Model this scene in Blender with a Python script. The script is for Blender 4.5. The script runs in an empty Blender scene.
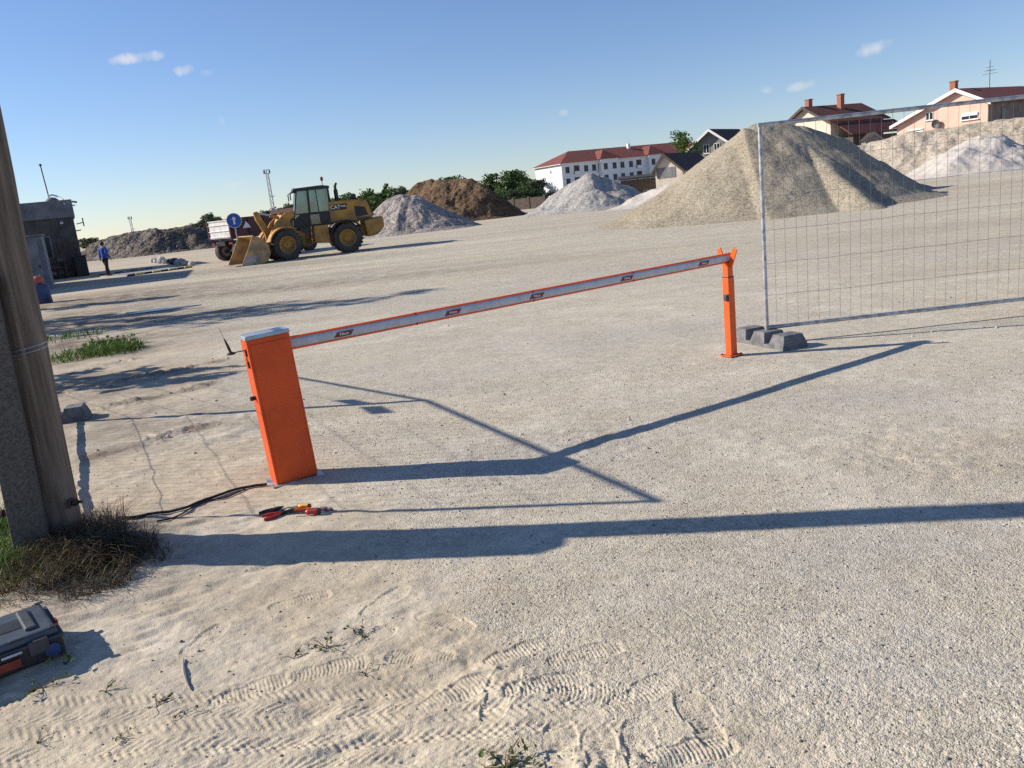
import bpy, bmesh, math, random
import numpy as np
from mathutils import Vector, Matrix, Euler
random.seed(7); RNG = np.random.default_rng(11)
scene = bpy.context.scene
C = scene.collection
R = math.radians
PI = math.pi

# ------------------------------------------------------------------ camera model
CAM_H, FOC = 1.72, 810.0
PITCH, ROLL = R(12.87), R(6.2)
def ray(x, y):
    u, v = x - 512.0, y - 384.0
    xr = u*math.cos(ROLL) - v*math.sin(ROLL); yd = u*math.sin(ROLL) + v*math.cos(ROLL)
    return Vector((xr, FOC*math.cos(PITCH) - yd*math.sin(PITCH), -FOC*math.sin(PITCH) - yd*math.cos(PITCH)))
def gp(x, y, z=0.0):
    d = ray(x, y); t = (z - CAM_H)/d.z
    return Vector((d.x*t, d.y*t, z))
def at(x, y, Y):
    d = ray(x, y); t = Y/d.y
    return Vector((d.x*t, Y, CAM_H + d.z*t))
cam_d = bpy.data.cameras.new('camera'); cam = bpy.data.objects.new('camera', cam_d); C.objects.link(cam)
cam.location = (0, 0, CAM_H)
cam.matrix_world = Matrix.Translation((0, 0, CAM_H)) @ Matrix.Rotation(PI/2 - PITCH, 4, 'X') @ Matrix.Rotation(-ROLL, 4, 'Z')
cam_d.sensor_width = 36.0; cam_d.lens = FOC/1024*36.0
cam_d.clip_start = 0.05; cam_d.clip_end = 12000
scene.camera = cam

# ------------------------------------------------------------------ light
SUN_EL = R(29.0)
SUN_DIR = Vector((-0.983, 0.182, 0)).normalized()
to_sun = Vector((SUN_DIR.x*math.cos(SUN_EL), SUN_DIR.y*math.cos(SUN_EL), math.sin(SUN_EL)))
sl = bpy.data.lights.new('sun', 'SUN'); sun = bpy.data.objects.new('sun', sl); C.objects.link(sun)
sl.energy = 5.0; sl.angle = R(0.53); sl.color = (1.0, 0.905, 0.78)
sun.rotation_euler = to_sun.to_track_quat('Z', 'Y').to_euler()
sun.location = to_sun*60
w = bpy.data.worlds.new('World'); scene.world = w; w.use_nodes = True
nt = w.node_tree; nt.nodes.clear()
wo = nt.nodes.new('ShaderNodeOutputWorld'); bg = nt.nodes.new('ShaderNodeBackground')
sky = nt.nodes.new('ShaderNodeTexSky'); sky.sky_type = 'NISHITA'; sky.sun_disc = False
sky.sun_elevation = SUN_EL; sky.sun_rotation = math.atan2(SUN_DIR.x, SUN_DIR.y)
sky.altitude = 0; sky.air_density = 1.0; sky.dust_density = 0.0; sky.ozone_density = 2.6
bg.inputs['Strength'].default_value = 0.076
nt.links.new(bg.outputs[0], wo.inputs[0])
# a few small fair-weather puffs, far away in the sky: soft noisy spots by direction
geo = nt.nodes.new('ShaderNodeTexCoord')
acc = None
def sky_dir(az, el): return (math.sin(R(az))*math.cos(R(el)), math.cos(R(az))*math.cos(R(el)), math.sin(R(el)))
def wmath(op, a, b=None, c=None, clamp=False):
    n = nt.nodes.new('ShaderNodeMath'); n.operation = op; n.use_clamp = clamp
    for i, v in enumerate((a, b, c)):
        if v is None: continue
        if isinstance(v, (int, float)): n.inputs[i].default_value = v
        else: nt.links.new(v, n.inputs[i])
    return n.outputs[0]
wn = nt.nodes.new('ShaderNodeTexNoise'); wn.inputs['Scale'].default_value = 55; wn.inputs['Detail'].default_value = 6
nt.links.new(geo.outputs['Generated'], wn.inputs['Vector'])
for (px, py, half_w, half_h, dens) in ((136, 58, 1.75, .38, 1.0), (184, 69, .75, .38, .9), (206, 73, .5, .25, .35), (874, 47, 1.25, .5, .9), (803, 86, 1.15, .35, .75),
                                       (766, 91, .45, .35, .5), (563, 113, .5, .3, .45), (230, 186, 1.0, .3, .35), (222, 121, .3, .4, .25)):
    d = ray(px, py).normalized()
    side = Vector((d.y, -d.x, 0)).normalized(); up = side.cross(d)
    side = (side + up*.12).normalized(); up = side.cross(d)
    def vdot(v):
        n = nt.nodes.new('ShaderNodeVectorMath'); n.operation = 'DOT_PRODUCT'
        nt.links.new(geo.outputs['Generated'], n.inputs[0]); n.inputs[1].default_value = v; return n.outputs['Value']
    a = wmath('DIVIDE', vdot(side), R(half_w)); b = wmath('DIVIDE', vdot(up), R(half_h))
    rr = wmath('ADD', wmath('MULTIPLY', a, a), wmath('MULTIPLY', b, b))
    front = wmath('GREATER_THAN', vdot(d), 0.9)
    m = wmath('SUBTRACT', 1.0, rr)
    m = wmath('ADD', m, wmath('MULTIPLY', wmath('SUBTRACT', wn.outputs['Fac'], 0.55), 3.2))
    m = wmath('MULTIPLY', wmath('MULTIPLY', m, 0.55*dens, clamp=True), front)
    m = wmath('MINIMUM', m, dens*.8)
    acc = m if acc is None else wmath('MAXIMUM', acc, m)
mixc = nt.nodes.new('ShaderNodeMix'); mixc.data_type = 'RGBA'
tint = nt.nodes.new('ShaderNodeMix'); tint.data_type = 'RGBA'; tint.blend_type = 'MULTIPLY'; tint.inputs['Factor'].default_value = 1.0
tint.inputs['B'].default_value = (1.0, 1.062, 1.29, 1); nt.links.new(sky.outputs[0], tint.inputs['A'])
nt.links.new(acc, mixc.inputs['Factor']); nt.links.new(tint.outputs['Result'], mixc.inputs['A'])
mixc.inputs['B'].default_value = (8.6, 8.3, 8.2, 1)
nt.links.new(mixc.outputs['Result'], bg.inputs['Color'])

scene.view_settings.view_transform = 'Standard'; scene.view_settings.look = 'None'
scene.view_settings.exposure = 0.40; scene.view_settings.gamma = 1.0
scene.render.engine = 'CYCLES'
scene.cycles.max_bounces = 6; scene.cycles.use_denoising = False; scene.cycles.denoiser = 'OPENIMAGEDENOISE'; scene.cycles.denoising_input_passes = 'RGB_ALBEDO_NORMAL'; scene.cycles.denoising_prefilter = 'ACCURATE'
scene.cycles.transparent_max_bounces = 8
scene.cycles.sample_clamp_indirect = 4

# ------------------------------------------------------------------ materials
def mat(name, col, rough=.6, metal=0.0, var=.12, scale=6.0, bump=0.0, bscale=40.0, col2=None, detail=5.0, spec=.5, mask=(.42, .62)):
    m = bpy.data.materials.new(name); m.use_nodes = True
    n = m.node_tree.nodes; l = m.node_tree.links; b = n['Principled BSDF']
    b.inputs['Roughness'].default_value = rough; b.inputs['Metallic'].default_value = metal
    b.inputs['Specular IOR Level'].default_value = spec
    tc = n.new('ShaderNodeTexCoord')
    nz = n.new('ShaderNodeTexNoise'); nz.inputs['Scale'].default_value = scale; nz.inputs['Detail'].default_value = detail
    nz.inputs['Roughness'].default_value = .62
    l.new(tc.outputs['Object'], nz.inputs['Vector'])
    mr = n.new('ShaderNodeMapRange'); mr.inputs['From Min'].default_value = mask[0]; mr.inputs['From Max'].default_value = mask[1]
    l.new(nz.outputs['Fac'], mr.inputs['Value'])
    mx = n.new('ShaderNodeMix'); mx.data_type = 'RGBA'
    c2 = col2 if col2 else tuple(c*(1 - 2*var) for c in col)
    mx.inputs['A'].default_value = (*[min(1, c*(1 + (0 if col2 else var*.6))) for c in col], 1); mx.inputs['B'].default_value = (*c2, 1)
    l.new(mr.outputs['Result'], mx.inputs['Factor']); l.new(mx.outputs['Result'], b.inputs['Base Color'])
    if bump:
        bn = n.new('ShaderNodeTexNoise'); bn.inputs['Scale'].default_value = bscale; bn.inputs['Detail'].default_value = 4
        l.new(tc.outputs['Object'], bn.inputs['Vector'])
        bp = n.new('ShaderNodeBump'); bp.inputs['Strength'].default_value = bump; bp.inputs['Distance'].default_value = .02
        l.new(bn.outputs['Fac'], bp.inputs['Height']); l.new(bp.outputs['Normal'], b.inputs['Normal'])
    return m
def leaf_mat(name, dark, light, rough=.55, trans=.25):
    m = bpy.data.materials.new(name); m.use_nodes = True
    n = m.node_tree.nodes; l = m.node_tree.links; b = n['Principled BSDF']
    g = n.new('ShaderNodeNewGeometry'); cr = n.new('ShaderNodeValToRGB')
    cr.color_ramp.elements[0].color = (*dark, 1); cr.color_ramp.elements[1].color = (*light, 1)
    l.new(g.outputs['Random Per Island'], cr.inputs['Fac']); l.new(cr.outputs['Color'], b.inputs['Base Color'])
    b.inputs['Roughness'].default_value = rough; b.inputs['Specular IOR Level'].default_value = .25
    tr = n.new('ShaderNodeBsdfTranslucent'); ms = n.new('ShaderNodeMixShader'); ms.inputs['Fac'].default_value = trans
    l.new(cr.outputs['Color'], tr.inputs['Color'])
    l.new(b.outputs[0], ms.inputs[1]); l.new(tr.outputs[0], ms.inputs[2]); l.new(ms.outputs[0], n['Material Output'].inputs['Surface'])
    return m
def stone_mat(name, cols, cell=9.0, bump=.6, dist=.05, cell2=None, tone=None, tone_scale=.5):
    """loose stones: two sizes of Voronoi cells, each cell its own shade, with bumps"""
    m = bpy.data.materials.new(name); m.use_nodes = True
    n = m.node_tree.nodes; l = m.node_tree.links; b = n['Principled BSDF']
    b.inputs['Roughness'].default_value = .9; b.inputs['Specular IOR Level'].default_value = .15
    tc = n.new('ShaderNodeTexCoord')
    vo = n.new('ShaderNodeTexVoronoi'); vo.inputs['Scale'].default_value = cell
    l.new(tc.outputs['Object'], vo.inputs['Vector'])
    sp = n.new('ShaderNodeSeparateColor'); l.new(vo.outputs['Color'], sp.inputs[0])
    cr = n.new('ShaderNodeValToRGB'); e = cr.color_ramp.elements
    e[0].color = (*cols[0], 1); e[1].color = (*cols[-1], 1); e[0].position = 0; e[1].position = 1
    for i, c in enumerate(cols[1:-1]):
        k = e.new((i + 1)/(len(cols) - 1)); k.color = (*c, 1)
    l.new(sp.outputs[0], cr.inputs['Fac'])
    out = cr.outputs['Color']
    nz = n.new('ShaderNodeTexNoise'); nz.inputs['Scale'].default_value = tone_scale; nz.inputs['Detail'].default_value = 6
    l.new(tc.outputs['Object'], nz.inputs['Vector'])
    if tone:
        mr = n.new('ShaderNodeMapRange'); mr.inputs['From Min'].default_value = .4; mr.inputs['From Max'].default_value = .65
        l.new(nz.outputs['Fac'], mr.inputs['Value'])
        mx = n.new('ShaderNodeMix'); mx.data_type = 'RGBA'; mx.blend_type = 'MULTIPLY'
        mx.inputs['B'].default_value = (*tone, 1); l.new(mr.outputs['Result'], mx.inputs['Factor']); l.new(out, mx.inputs['A'])
        out = mx.outputs['Result']
    l.new(out, b.inputs['Base Color'])
    v2 = n.new('ShaderNodeTexNoise'); v2.inputs['Scale'].default_value = cell*.45; v2.inputs['Detail'].default_value = 6
    l.new(tc.outputs['Object'], v2.inputs['Vector'])
    ad = n.new('ShaderNodeMath'); ad.operation = 'MULTIPLY_ADD'; ad.inputs[1].default_value = -.5
    l.new(vo.outputs['Distance'], ad.inputs[0]); l.new(v2.outputs['Fac'], ad.inputs[2])
    bp = n.new('ShaderNodeBump'); bp.inputs['Strength'].default_value = bump; bp.inputs['Distance'].default_value = dist
    l.new(ad.outputs[0], bp.inputs['Height']); l.new(bp.outputs['Normal'], b.inputs['Normal'])
    return m
def glass_mat(name, col=(.02, .03, .03), rough=.08):
    return mat(name, col, rough, 0, .1, 3, spec=.8)

M = {}
M['orange'] = mat('orange paint', (.70, .092, .017), .45, 0, .09, 2.2, bump=0, spec=.3)
M['orange_trim'] = mat('orange rubber edge', (.85, .13, .03), .5, 0, .06, 20)
M['orange_post'] = mat('orange post paint', (.74, .105, .012), .45, 0, .05, 12)
M['alu'] = mat('brushed aluminium', (.50, .525, .58), .5, .12, .06, 14)
M['cap'] = mat('pale metal cap', (.40, .45, .50), .35, .35, .1, 9)
M['black'] = mat('black plastic', (.022, .022, .024), .5, 0, .2, 8)
M['dark_grey'] = mat('dark grey plastic', (.05, .053, .06), .55, 0, .2, 8)
M['rubber'] = mat('black rubber', (.028, .029, .032), .85, 0, .25, 5, bump=.2, bscale=30)
M['sticker'] = mat('dark red sticker', (.19, .022, .03), .4, 0, .05, 30)
M['white_print'] = mat('white print', (.8, .8, .78), .5, 0, .03, 30)
M['galv'] = mat('galvanised steel', (.47, .49, .51), .45, .6, .2, 14)
M['wire'] = mat('galvanised wire', (.20, .20, .19), .5, .5, .15, 14)
M['foot'] = mat('grey recycled plastic', (.17, .17, .175), .85, 0, .2, 8, bump=.3, bscale=60)
M['concrete'] = mat('weathered concrete', (.15, .14, .125), .92, 0, .2, 60, bump=1.0, bscale=120, col2=(.085, .078, .07), detail=6.0)
M['steel'] = mat('bolt steel', (.10, .085, .075), .6, .7, .3, 20)
M['yellow'] = mat('yellow machine paint', (.50, .25, .03), .5, 0, .14, 2.2, col2=(.25, .14, .045), mask=(.38, .66))
M['yellow_dusty'] = mat('dusty worn yellow paint', (.46, .31, .14), .7, 0, .2, 2.5, col2=(.26, .18, .10))
M['worn'] = mat('worn bare steel', (.36, .32, .29), .6, .2, .25, 3)
M['tyre'] = mat('dusty tyre rubber', (.045, .043, .042), .9, 0, .35, 3, col2=(.09, .08, .07))
M['cabdark'] = mat('black cab frame', (.018, .018, .02), .5, 0, .2, 6)
M['glass'] = glass_mat('cab glass', (.10, .17, .18), .07)
def cab_glass():
    m = bpy.data.materials.new('tinted cab glass'); m.use_nodes = True
    n = m.node_tree.nodes; l = m.node_tree.links
    tr = n.new('ShaderNodeBsdfTransparent'); tr.inputs['Color'].default_value = (.42, .54, .54, 1)
    gl = n.new('ShaderNodeBsdfGlossy'); gl.inputs['Roughness'].default_value = .05; gl.inputs['Color'].default_value = (.8, .9, .9, 1)
    fr = n.new('ShaderNodeFresnel'); fr.inputs['IOR'].default_value = 1.6
    ad = n.new('ShaderNodeMath'); ad.operation = 'ADD'; ad.inputs[1].default_value = .10; l.new(fr.outputs[0], ad.inputs[0])
    ms = n.new('ShaderNodeMixShader'); l.new(ad.outputs[0], ms.inputs[0]); l.new(tr.outputs[0], ms.inputs[1]); l.new(gl.outputs[0], ms.inputs[2])
    l.new(ms.outputs[0], n['Material Output'].inputs['Surface']); return m
M['glass'] = cab_glass()
M['pane'] = mat('window pane', (.022, .028, .036), .22, 0, .2, 2, spec=.3)
M['maroon'] = mat('maroon truck paint', (.085, .018, .022), .5, 0, .25, 3)
M['white'] = mat('white paint', (.74, .74, .73), .55, 0, .06, 3, col2=(.55, .54, .52))
M['blue_sign'] = mat('blue sign face', (.015, .10, .44), .4, 0, .05, 5)
M['cloth_blue'] = mat('blue work shirt', (.025, .09, .40), .85, 0, .15, 9)
M['cloth_dark'] = mat('dark trousers', (.02, .022, .03), .9, 0, .15, 9)
M['skin'] = mat('skin', (.46, .26, .18), .6, 0, .06, 9)
M['hair'] = mat('dark hair', (.025, .018, .014), .7, 0, .2, 20)
M['render_white'] = mat('white wall render', (.76, .77, .78), .85, 0, .04, 1.2)
M['render_cream'] = mat('cream wall render', (.66, .57, .47), .85, 0, .08, 1.2)
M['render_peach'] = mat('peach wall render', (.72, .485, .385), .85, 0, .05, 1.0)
M['render_shaded'] = mat('peach wall with painted shade', (.26, .19, .16), .85, 0, .15, 1.4)  # shade on the right side of the peach house, put into the colour
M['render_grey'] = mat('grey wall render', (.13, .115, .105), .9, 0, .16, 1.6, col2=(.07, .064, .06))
M['fascia'] = mat('grey fascia', (.22, .22, .225), .8, 0, .15, 1.6)
M['wood_dark'] = mat('dark weathered boards', (.10, .075, .06), .85, 0, .25, 5)
M['brick'] = mat('brick chimney', (.36, .15, .09), .9, 0, .2, 12)
M['trim_white'] = mat('white trim', (.78, .77, .74), .5, 0, .04, 5)
M['grey_panel'] = mat('grey sheet panel', (.15, .165, .19), .6, .1, .15, 2)
M['toolgrey'] = mat('grey tool case lid', (.05, .068, .09), .5, 0, .12, 9)
M['label_red'] = mat('dull red label', (.26, .035, .015), .5, 0, .1, 30)
M['red_handle'] = mat('red tool grip', (.42, .035, .02), .45, 0, .1, 30)
M['orange_handle'] = mat('orange tool grip', (.85, .16, .02), .45, 0, .1, 30)
M['yellow_handle'] = mat('yellow tool grip', (.82, .5, .05), .45, 0, .1, 30)
M['purple'] = mat('mauve plastic', (.26, .14, .20), .5, 0, .1, 30)
M['blue_drum'] = mat('blue drum plastic', (.02, .05, .16), .5, 0, .15, 4)
M['rag'] = mat('faded red rag', (.50, .13, .11), .9, 0, .2, 12)
M['bark'] = mat('bark', (.11, .085, .065), .95, 0, .25, 7, bump=.6, bscale=24)
M['paint_yellow'] = mat('worn yellow kerb paint', (.52, .42, .12), .8, 0, .25, 4)
M['paint_black'] = mat('worn black kerb paint', (.035, .035, .04), .8, 0, .25, 4)
M['slab'] = mat('pale concrete slab', (.36, .34, .32), .9, 0, .12, 1.5)
M['stone_block'] = mat('pale stone block', (.46, .44, .42), .9, 0, .2, 4, bump=.5, bscale=20)
M['leaf_dark'] = leaf_mat('dark green leaves', (.028, .058, .018), (.10, .165, .042))
M['leaf_mid'] = leaf_mat('mid green leaves', (.03, .065, .018), (.12, .19, .045))
M['leaf_pale'] = leaf_mat('fresh green leaves', (.04, .085, .016), (.14, .20, .04))
M['leaf_grey'] = leaf_mat('grey green leaves', (.035, .05, .03), (.09, .11, .06))
M['grass_green'] = leaf_mat('green grass blades', (.035, .085, .012), (.16, .24, .05), trans=.3)
M['grass_dry'] = leaf_mat('dry grass blades', (.035, .027, .017), (.19, .14, .08), trans=.2)
M['weed'] = leaf_mat('weed leaves', (.03, .06, .015), (.11, .16, .04), trans=.2)

def roof_mat(name, col, col2):
    m = mat(name, col, .85, 0, .1, 2.0, col2=col2)
    n = m.node_tree.nodes; l = m.node_tree.links; b = n['Principled BSDF']
    tc = n.new('ShaderNodeTexCoord'); wv = n.new('ShaderNodeTexWave'); wv.bands_direction = 'X'; wv.inputs['Scale'].default_value = 1.4; wv.inputs['Distortion'].default_value = .4
    l.new(tc.outputs['Object'], wv.inputs['Vector'])
    bp = n.new('ShaderNodeBump'); bp.inputs['Strength'].default_value = .5; bp.inputs['Distance'].default_value = .06
    l.new(wv.outputs['Fac'], bp.inputs['Height']); l.new(bp.outputs['Normal'], b.inputs['Normal'])
    return m
M['roof_red'] = roof_mat('red roof tiles', (.22, .062, .045), (.14, .042, .034))
M['roof_brown'] = roof_mat('brown red roof tiles', (.13, .04, .028), (.075, .028, .022))
M['roof_dark'] = roof_mat('dark roof sheets', (.035, .028, .027), (.055, .042, .038))

# wooden pole: grain stretched along the height
def wood_pole_mat():
    m = bpy.data.materials.new('weathered pole wood'); m.use_nodes = True
    n = m.node_tree.nodes; l = m.node_tree.links; b = n['Principled BSDF']; b.inputs['Roughness'].default_value = .88
    b.inputs['Specular IOR Level'].default_value = .2
    tc = n.new('ShaderNodeTexCoord'); mp = n.new('ShaderNodeMapping'); mp.inputs['Scale'].default_value = (16, 16, .7)
    l.new(tc.outputs['Object'], mp.inputs['Vector'])
    nz = n.new('ShaderNodeTexNoise'); nz.inputs['Scale'].default_value = 1.6; nz.inputs['Detail'].default_value = 8; nz.inputs['Roughness'].default_value = .65
    l.new(mp.outputs[0], nz.inputs['Vector'])
    cr = n.new('ShaderNodeValToRGB'); e = cr.color_ramp.elements
    e[0].position = .3; e[0].color = (.07, .058, .047, 1); e[1].position = .72; e[1].color = (.31, .26, .21, 1)
    k = e.new(.5); k.color = (.19, .153, .122, 1)
    l.new(nz.outputs['Fac'], cr.inputs['Fac'])
    n2 = n.new('ShaderNodeTexNoise'); n2.inputs['Scale'].default_value = 2.2; n2.inputs['Detail'].default_value = 4; l.new(tc.outputs['Object'], n2.inputs['Vector'])
    mx = n.new('ShaderNodeMix'); mx.data_type = 'RGBA'; mx.blend_type = 'MULTIPLY'; mx.inputs['B'].default_value = (.7, .68, .68, 1)
    l.new(n2.outputs['Fac'], mx.inputs['Factor']); l.new(cr.outputs[0], mx.inputs['A']); l.new(mx.outputs['Result'], b.inputs['Base Color'])
    bp = n.new('ShaderNodeBump'); bp.inputs['Strength'].default_value = .8; bp.inputs['Distance'].default_value = .02
    l.new(nz.outputs['Fac'], bp.inputs['Height']); l.new(bp.outputs[0], b.inputs['Normal'])
    return m
M['pole_wood'] = wood_pole_mat()

# ------------------------------------------------------------------ mesh helpers
def tag(o, label=None, cat=None, group=None, kind=None):
    if label: o['label'] = label
    if cat: o['category'] = cat
    if group: o['group'] = group
    if kind: o['kind'] = kind
    return o
def thing(name, label, cat, loc=(0, 0, 0), rz=0.0, group=None):
    o = bpy.data.objects.new(name, None); C.objects.link(o); o.empty_display_size = .2
    o.location = loc; o.rotation_euler = (0, 0, rz)
    return tag(o, label, cat, group)
def copy_tree(o, parent=None):
    c = o.copy(); C.objects.link(c)
    if parent is not None: c.parent = parent
    for ch in list(o.children): copy_tree(ch, c)
    return c
class MB:
    def __init__(s): s.v = []; s.f = []
    def add(s, vs, fs):
        o = len(s.v); s.v += [tuple(v) for v in vs]; s.f += [tuple(i + o for i in f) for f in fs]; return s
    def box(s, c, d, rot=None, taper=1.0):
        hx, hy, hz = d[0]/2, d[1]/2, d[2]/2
        vs = [Vector((x*hx*(taper if z > 0 else 1), y*hy*(taper if z > 0 else 1), z*hz)) for z in (-1, 1) for y in (-1, 1) for x in (-1, 1)]
        if rot is not None:
            m = Euler(rot).to_matrix(); vs = [m @ v for v in vs]
        c = Vector(c); vs = [v + c for v in vs]
        return s.add(vs, [(0, 2, 3, 1), (4, 5, 7, 6), (0, 1, 5, 4), (2, 6, 7, 3), (0, 4, 6, 2), (1, 3, 7, 5)])
    def prism(s, prof, y0, y1):            # profile (x,z), extruded along y
        n = len(prof)
        vs = [(x, y0, z) for x, z in prof] + [(x, y1, z) for x, z in prof]
        fs = [tuple(range(n)), tuple(reversed(range(n, 2*n)))] + [(i, i + n, (i + 1) % n + n, (i + 1) % n) for i in range(n)]
        return s.add(vs, fs)
    def plan(s, prof, z0, z1):             # profile (x,y), extruded along z
        n = len(prof)
        vs = [(x, y, z0) for x, y in prof] + [(x, y, z1) for x, y in prof]
        fs = [tuple(reversed(range(n))), tuple(range(n, 2*n))] + [(i, (i + 1) % n, (i + 1) % n + n, i + n) for i in range(n)]
        return s.add(vs, fs)
    def tube(s, pts, r, seg=8, caps=True):
        pts = [Vector(p) for p in pts]; rs = r if isinstance(r, (list, tuple)) else [r]*len(pts)
        n = len(pts); ref = None; vs = []
        for i, p in enumerate(pts):
            t = (pts[min(i + 1, n - 1)] - pts[max(i - 1, 0)]).normalized()
            if ref is None: ref = t.orthogonal().normalized()
            ref = (ref - t*ref.dot(t)).normalized(); b = t.cross(ref)
            for k in range(seg):
                a = 2*PI*k/seg; vs.append(p + (ref*math.cos(a) + b*math.sin(a))*rs[i])
        fs = [(i*seg + k, i*seg + (k + 1) % seg, (i + 1)*seg + (k + 1) % seg, (i + 1)*seg + k) for i in range(n - 1) for k in range(seg)]
        if caps: fs += [tuple(reversed(range(seg))), tuple(range((n - 1)*seg, n*seg))]
        return s.add(vs, fs)
    def bar(s, a, b, wy, wz):              # rectangular bar from a to b
        a, b = Vector(a), Vector(b); d = (b - a); L = d.length; q = d.to_track_quat('X', 'Z').to_matrix()
        vs = [a + q @ Vector((x*L, y*wy/2, z*wz/2)) for x in (0, 1) for y in (-1, 1) for z in (-1, 1)]
        return s.add(vs, [(0, 1, 3, 2), (4, 6, 7, 5), (0, 4, 5, 1), (2, 3, 7, 6), (0, 2, 6, 4), (1, 5, 7, 3)])
    def lathe(s, prof, c=(0, 0, 0), axis='Z', seg=24, closed=False):   # profile (r, h)
        vs = []
        for r_, h in prof:
            for k in range(seg):
                a = 2*PI*k/seg; x, y = r_*math.cos(a), r_*math.sin(a)
                v = (x, y, h) if axis == 'Z' else ((x, h, y) if axis == 'Y' else (h, x, y))
                vs.append(Vector(v) + Vector(c))
        n = len(prof); fs = []
        for i in range(n if closed else n - 1):
            j = (i + 1) % n
            fs += [(i*seg + k, i*seg + (k + 1) % seg, j*seg + (k + 1) % seg, j*seg + k) for k in range(seg)]
        if not closed: fs += [tuple(reversed(range(seg))), tuple(range((n - 1)*seg, n*seg))]
        return s.add(vs, fs)
    def build(s, name, m, parent=None, smooth=False, bevel=0.0, loc=None, rz=0.0, bseg=2):
        me = bpy.data.meshes.new(name); me.from_pydata([tuple(v) for v in s.v], [], s.f)
        bm = bmesh.new(); bm.from_mesh(me); bmesh.ops.recalc_face_normals(bm, faces=bm.faces); bm.to_mesh(me); bm.free()
        me.materials.append(m if not isinstance(m, str) else M[m])
        o = bpy.data.objects.new(name, me); C.objects.link(o)
        if parent is not None: o.parent = parent
        if loc is not None: o.location = loc; o.rotation_euler = (0, 0, rz)
        if smooth:
            me.polygons.foreach_set('use_smooth', [True]*len(me.polygons))
            me.set_sharp_from_angle(angle=R(42))
        if bevel:
            bv = o.modifiers.new('bevel', 'BEVEL'); bv.width = bevel; bv.segments = bseg; bv.limit_method = 'ANGLE'; bv.angle_limit = R(35)
        return o
def np_mesh(name, verts, faces, m, parent=None, smooth=False):
    """verts (N,3) array, faces (F,k) array with constant k"""
    me = bpy.data.meshes.new(name); k = faces.shape[1]
    me.vertices.add(len(verts)); me.vertices.foreach_set('co', np.ascontiguousarray(verts, np.float32).ravel())
    me.loops.add(faces.size); me.loops.foreach_set('vertex_index', np.ascontiguousarray(faces, np.int32).ravel())
    me.polygons.add(len(faces)); me.polygons.foreach_set('loop_start', np.arange(0, faces.size, k, dtype=np.int32))
    me.polygons.foreach_set('loop_total', np.full(len(faces), k, np.int32))
    if smooth: me.polygons.foreach_set('use_smooth', np.ones(len(faces), bool))
    me.update(calc_edges=True); me.validate()
    me.materials.append(m)
    o = bpy.data.objects.new(name, me); C.objects.link(o)
    if parent is not None: o.parent = parent
    return o
def text_obj(name, s, size, m, parent, loc, rot, depth=.002, sx=1.0):
    cu = bpy.data.curves.new(name, 'FONT'); cu.body = s; cu.size = size; cu.extrude = depth; cu.align_x = 'CENTER'; cu.align_y = 'CENTER'
    cu.offset = size*.012; cu.space_character = 1.0
    tmp = bpy.data.objects.new('tmp_text', cu); C.objects.link(tmp)
    bpy.context.view_layer.update()
    me = bpy.data.meshes.new_from_object(tmp.evaluated_get(bpy.context.evaluated_depsgraph_get()))
    bpy.data.objects.remove(tmp); me.materials.clear(); me.materials.append(M[m]); me.name = name
    o = bpy.data.objects.new(name, me); C.objects.link(o); o.parent = parent; o.location = loc; o.rotation_euler = rot; o.scale = (sx, 1, 1)
    return o

# ------------------------------------------------------------------ numpy noise
def _hash(ix, iy, seed):
    n = (ix.astype(np.int64)*374761393 + iy.astype(np.int64)*668265263 + seed*982451653) & 0x7fffffff
    n = ((n ^ (n >> 13))*1274126177) & 0x7fffffff
    return ((n ^ (n >> 16)) & 0xffff)/65535.0
def vnoise(x, y, seed=0):
    ix = np.floor(x); iy = np.floor(y); fx = x - ix; fy = y - iy
    fx = fx*fx*fx*(fx*(fx*6 - 15) + 10); fy = fy*fy*fy*(fy*(fy*6 - 15) + 10)
    a = _hash(ix, iy, seed); b = _hash(ix + 1, iy, seed); c = _hash(ix, iy + 1, seed); d = _hash(ix + 1, iy + 1, seed)
    return (a + (b - a)*fx)*(1 - fy) + (c + (d - c)*fx)*fy - .5
def fbm(x, y, oct=4, seed=0, gain=.5):
    s = 0; a = 1.0
    for i in range(oct):
        s = s + a*vnoise(x*2**i + 17.3*i, y*2**i - 9.1*i, seed + i); a *= gain
    return s
def sstep(a, b, x):
    t = np.clip((x - a)/(b - a), 0, 1); return t*t*(3 - 2*t)
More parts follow.
